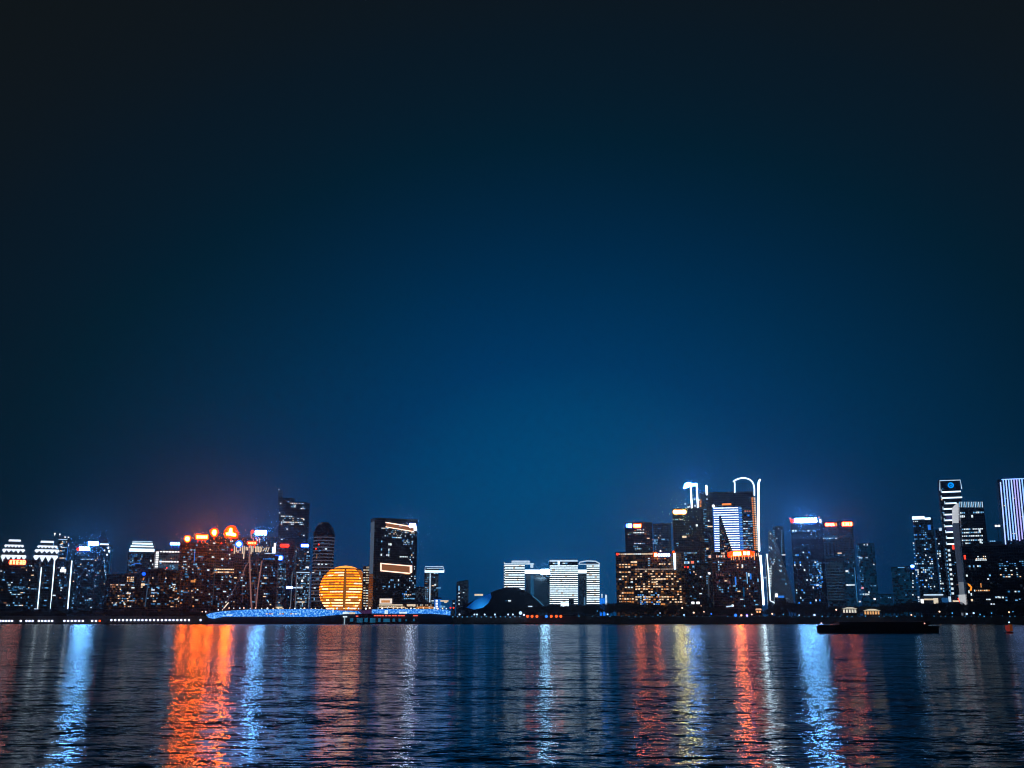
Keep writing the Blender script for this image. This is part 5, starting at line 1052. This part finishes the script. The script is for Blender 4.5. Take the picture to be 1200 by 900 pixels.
# ------------------------------------------------------------------ trees on the bank
LEAF = solid('night_foliage', (.045, .06, .035), .8, noise=.5, nscale=.6); BARK = solid('bark', (.07, .05, .04), .9)
def tree_meshes(seed, spread=1.0):
    rd = random.Random(seed); t = MB(); t.tube([(0, 0, -.5), (.2, .1, 3), (.1, .3, 8)], .55, 8, .25)
    for q in range(6):
        w = q * 1.05 + rd.random(); t.tube([(.1, .1, 3.5 + q * .6), (2.2 * cos(w), 2.2 * sin(w), 6.5 + q * .8), (3.8 * cos(w), 3.8 * sin(w), 9 + q * .7)], .2, 5, .06)
    c = MB(); lobes = [((rd.uniform(-3.6, 3.6) * spread, rd.uniform(-3.6, 3.6), rd.uniform(5, 13)), rd.uniform(1.7, 3.3)) for _ in range(13)] + [((0, 0, 12.6), 2.6), ((0, 0, 8), 4.2)]
    for (lc, lr) in lobes:
        for _ in range(95):
            d = Vector((rd.gauss(0, 1), rd.gauss(0, 1), rd.gauss(0, .8))).normalized() * lr * rd.uniform(.55, 1.05)
            p = Vector(lc) + d; a = Vector((rd.gauss(0, 1), rd.gauss(0, 1), rd.gauss(0, 1))).normalized(); b_ = a.orthogonal().normalized(); s_ = rd.uniform(.25, .55)
            c.quad(p - a * s_, p - b_ * s_ * .7, p + a * s_, p + b_ * s_ * .7)
    return t.mesh('trunk', BARK), c.mesh('crown', LEAF)
TM = [tree_meshes(s_) for s_ in (1, 2, 3, 4, 5)]
TOPS = [(0, 716), (125, 716), (135, 714), (232, 715), (240, 722), (530, 722), (541, 717), (560, 713.5), (600, 713), (630, 711), (645, 708.5), (675, 708), (700, 708.5), (710, 707), (722, 704.5), (740, 705.5), (765, 707), (800, 709), (850, 712.5), (880, 714), (898, 714), (909, 708), (917, 703.5), (930, 705), (942, 708), (1000, 711), (1030, 708.5), (1055, 707), (1072, 704), (1085, 706.5), (1120, 707), (1160, 708), (1230, 706)]
def top_at(u):
    for (a, va), (b_, vb) in zip(TOPS, TOPS[1:]):
        if a <= u <= b_: return va + (vb - va) * (u - a) / (b_ - a)
    return 716
rd = random.Random(77)
for row_i, (D0, st, off) in enumerate(((1282, 8.6, 0), (1300, 8.6, 4.3))):
    for u in fr(-30 + off, 1228, st):
        uu = u + rd.uniform(-2, 2)
        if 232 < uu < 534: continue
        D_ = D0 + rd.uniform(-5, 5); vt = top_at(max(0, min(1228, uu))) + rd.uniform(-1.0, 2.2); P = at(uu, vt, D_); hgt = P.z - G
        tm = rd.choice(TM); sz = hgt / 15.2; wd = max(sz, .75) * rd.uniform(1.0, 1.3)
        g_ = 'trees on the bank before the dark slabs' if uu < 232 else 'trees on the bank before the striped towers' if uu < 712 else 'trees on the bank below the big towers'
        l_ = 'low dark leafy tree in the row on the bank before the dark slabs' if uu < 232 else 'dark leafy tree on the bank between the shell hall and the hotel' if uu < 712 else 'dark leafy tree in the long row on the bank from the hotel eastward'
        e_ = empty('tree', (P.x, D_, G - .05), rd.uniform(0, 6.28), l_, 'tree', g_)
        e_.scale = (wd, wd, sz)
        link('trunk', tm[0], e_); link('crown', tm[1], e_)

# ------------------------------------------------------------------ barge and buoy
D = 405; A = at(957, 740.6, D); Bv = at(1098.5, 740.6, D); L = Bv.x - A.x; k = D / F
o = empty('barge', ((A.x + Bv.x) / 2, D, 0), 0, 'long low unlit black barge lying across the river', 'barge')
HULL = solid('black_hull', (.012, .012, .014), .5, noise=.3); h = L / 2
top = lambda v: at(1000, v, D).z
m = MB(); z1 = top(733.5); z2 = top(732)
st = [(-h, .5), (-h + 2, 2.2), (-h + 6, 4.0), (h - 5, 4.0), (h - 1, 3.0), (h, 2.6)]
P = [(x, y) for x, y in st] + [(x, -y) for x, y in reversed(st)]; P.reverse()
m.prism_z([(x * .97, y * .85) for x, y in P], -.8, z1, P); m.build('hull', HULL, o)
MB().prism_z([(x, y) for x, y in [(-h + 1, -1.2), (-h + 6, -4.05), (h - 5, -4.05), (h - 5, 4.05), (-h + 6, 4.05), (-h + 1, 1.2)]], z1 + .01, z1 + .35).build('bulwark', HULL, o)
a = at(981, 732, D).x - o.location.x; c2 = at(1079, 732, D).x - o.location.x
m = MB(); m.box(a, c2, -2.9, 2.9, z1 + .36, top(728.9)); m.build('cargo_hatch', HULL, o)
m = MB()
for q in range(12): X = a + (c2 - a) * (q + .5) / 12; m.box(X - .25, X + .25, -3.0, 3.0, top(728.9) + .005, top(728.9) + .12)
m.build('hatch_beam', METAL, o)
c3 = at(1088, 732, D).x - o.location.x; m = MB(); m.box(c2 + .6, c3, -2, 2, z1 + .36, top(728.6)); m.box(c2 + .4, c3 + .3, -2.3, 2.3, top(728.6) + .01, top(728.2)); m.build('wheelhouse', HULL, o)
for u, v, mt in ((962.5, 730.3, emis('barge_bow_lamp', (1.6, 1.2, 1.5), 1)), (1083.5, 730.6, emis('barge_stern_lamp', (.9, .4, .35), 1))):
    p = at(u, v, D - 3); X = p.x - o.location.x; MB().lathe([(.05, p.z - .3), (.36, p.z), (.05, p.z + .3)], 8, X, -3.0).build('lamp', mt, o); MB().tube([(X, -3.0, z1), (X, -3.0, p.z - .3)], .06, 5).build('lamp_post', METAL, o)
MB().tube([(-h + 1.2, 0, z1), (-h + .9, 0, z1 + 1.5)], .08, 6).build('bow_post', METAL, o)

D = 400; A = at(1183.3, 741, D)
o = empty('channel_buoy', (A.x, D, 0), 0, 'red two-panelled channel buoy with a small lamp on top', 'buoy')
k = D / F
RB1 = solid('buoy_red_paint', (.55, .05, .04), .5); RP = emis('buoy_lit_red', (.16, .018, .016), 1); RP2 = emis('buoy_lit_brown', (.09, .02, .004), 1)
MB().lathe([(.5, -.3), (1.3, 0), (1.35, .35), (1.1, .5), (.4, .6)], 20).build('float', RB1, o, smooth=True)
zb_ = .62; zt_ = at(1183, 731.5, D).z
MB().prism_y([(-4.1 * k, zb_ + .9), (-2.5 * k, zb_), (-.05, zb_ + .1), (-.05, zt_ - .3), (-4 * k, zt_ - .5)], -.5, .5).build('daymark', RP, o)
MB().prism_y([(.0, zb_ + .1), (2.9 * k, zb_ + .1), (3.4 * k, zb_ + .7), (3.1 * k, zt_ - .4), (1.8 * k, zt_), (.0, zt_)], -.45, .45).build('daymark', RP2, o)
MB().tube([(.2, 0, zt_ - .2), (.2, 0, zt_ + .5)], .07, 6).build('lamp_post', METAL, o)
MB().lathe([(.05, zt_ + .4), (.32, zt_ + .7), (.05, zt_ + 1.0)], 10, .2).build('lamp', emis('buoy_lamp', (1.5, 2.4, 3.4), 1, True), o)

# ------------------------------------------------------------------ night haze
HAZE = True
if HAZE:
    hm = bpy.data.materials.new('night_haze'); hm.use_nodes = True; t = hm.node_tree; t.nodes.clear()
    pv = N(t, 'ShaderNodeVolumePrincipled'); pv.inputs['Density'].default_value = 0.00006; pv.inputs['Color'].default_value = (.42, .66, 1, 1); pv.inputs['Anisotropy'].default_value = 0.92
    ou = N(t, 'ShaderNodeOutputMaterial'); t.links.new(pv.outputs[0], ou.inputs['Volume'])
    o = MB().box(-4600, 4600, -100, 9100, -5, 420).build('haze', hm); tag(o, 'thin night haze over the river and the city', 'haze', kind='stuff'); o.display_type = 'WIRE'
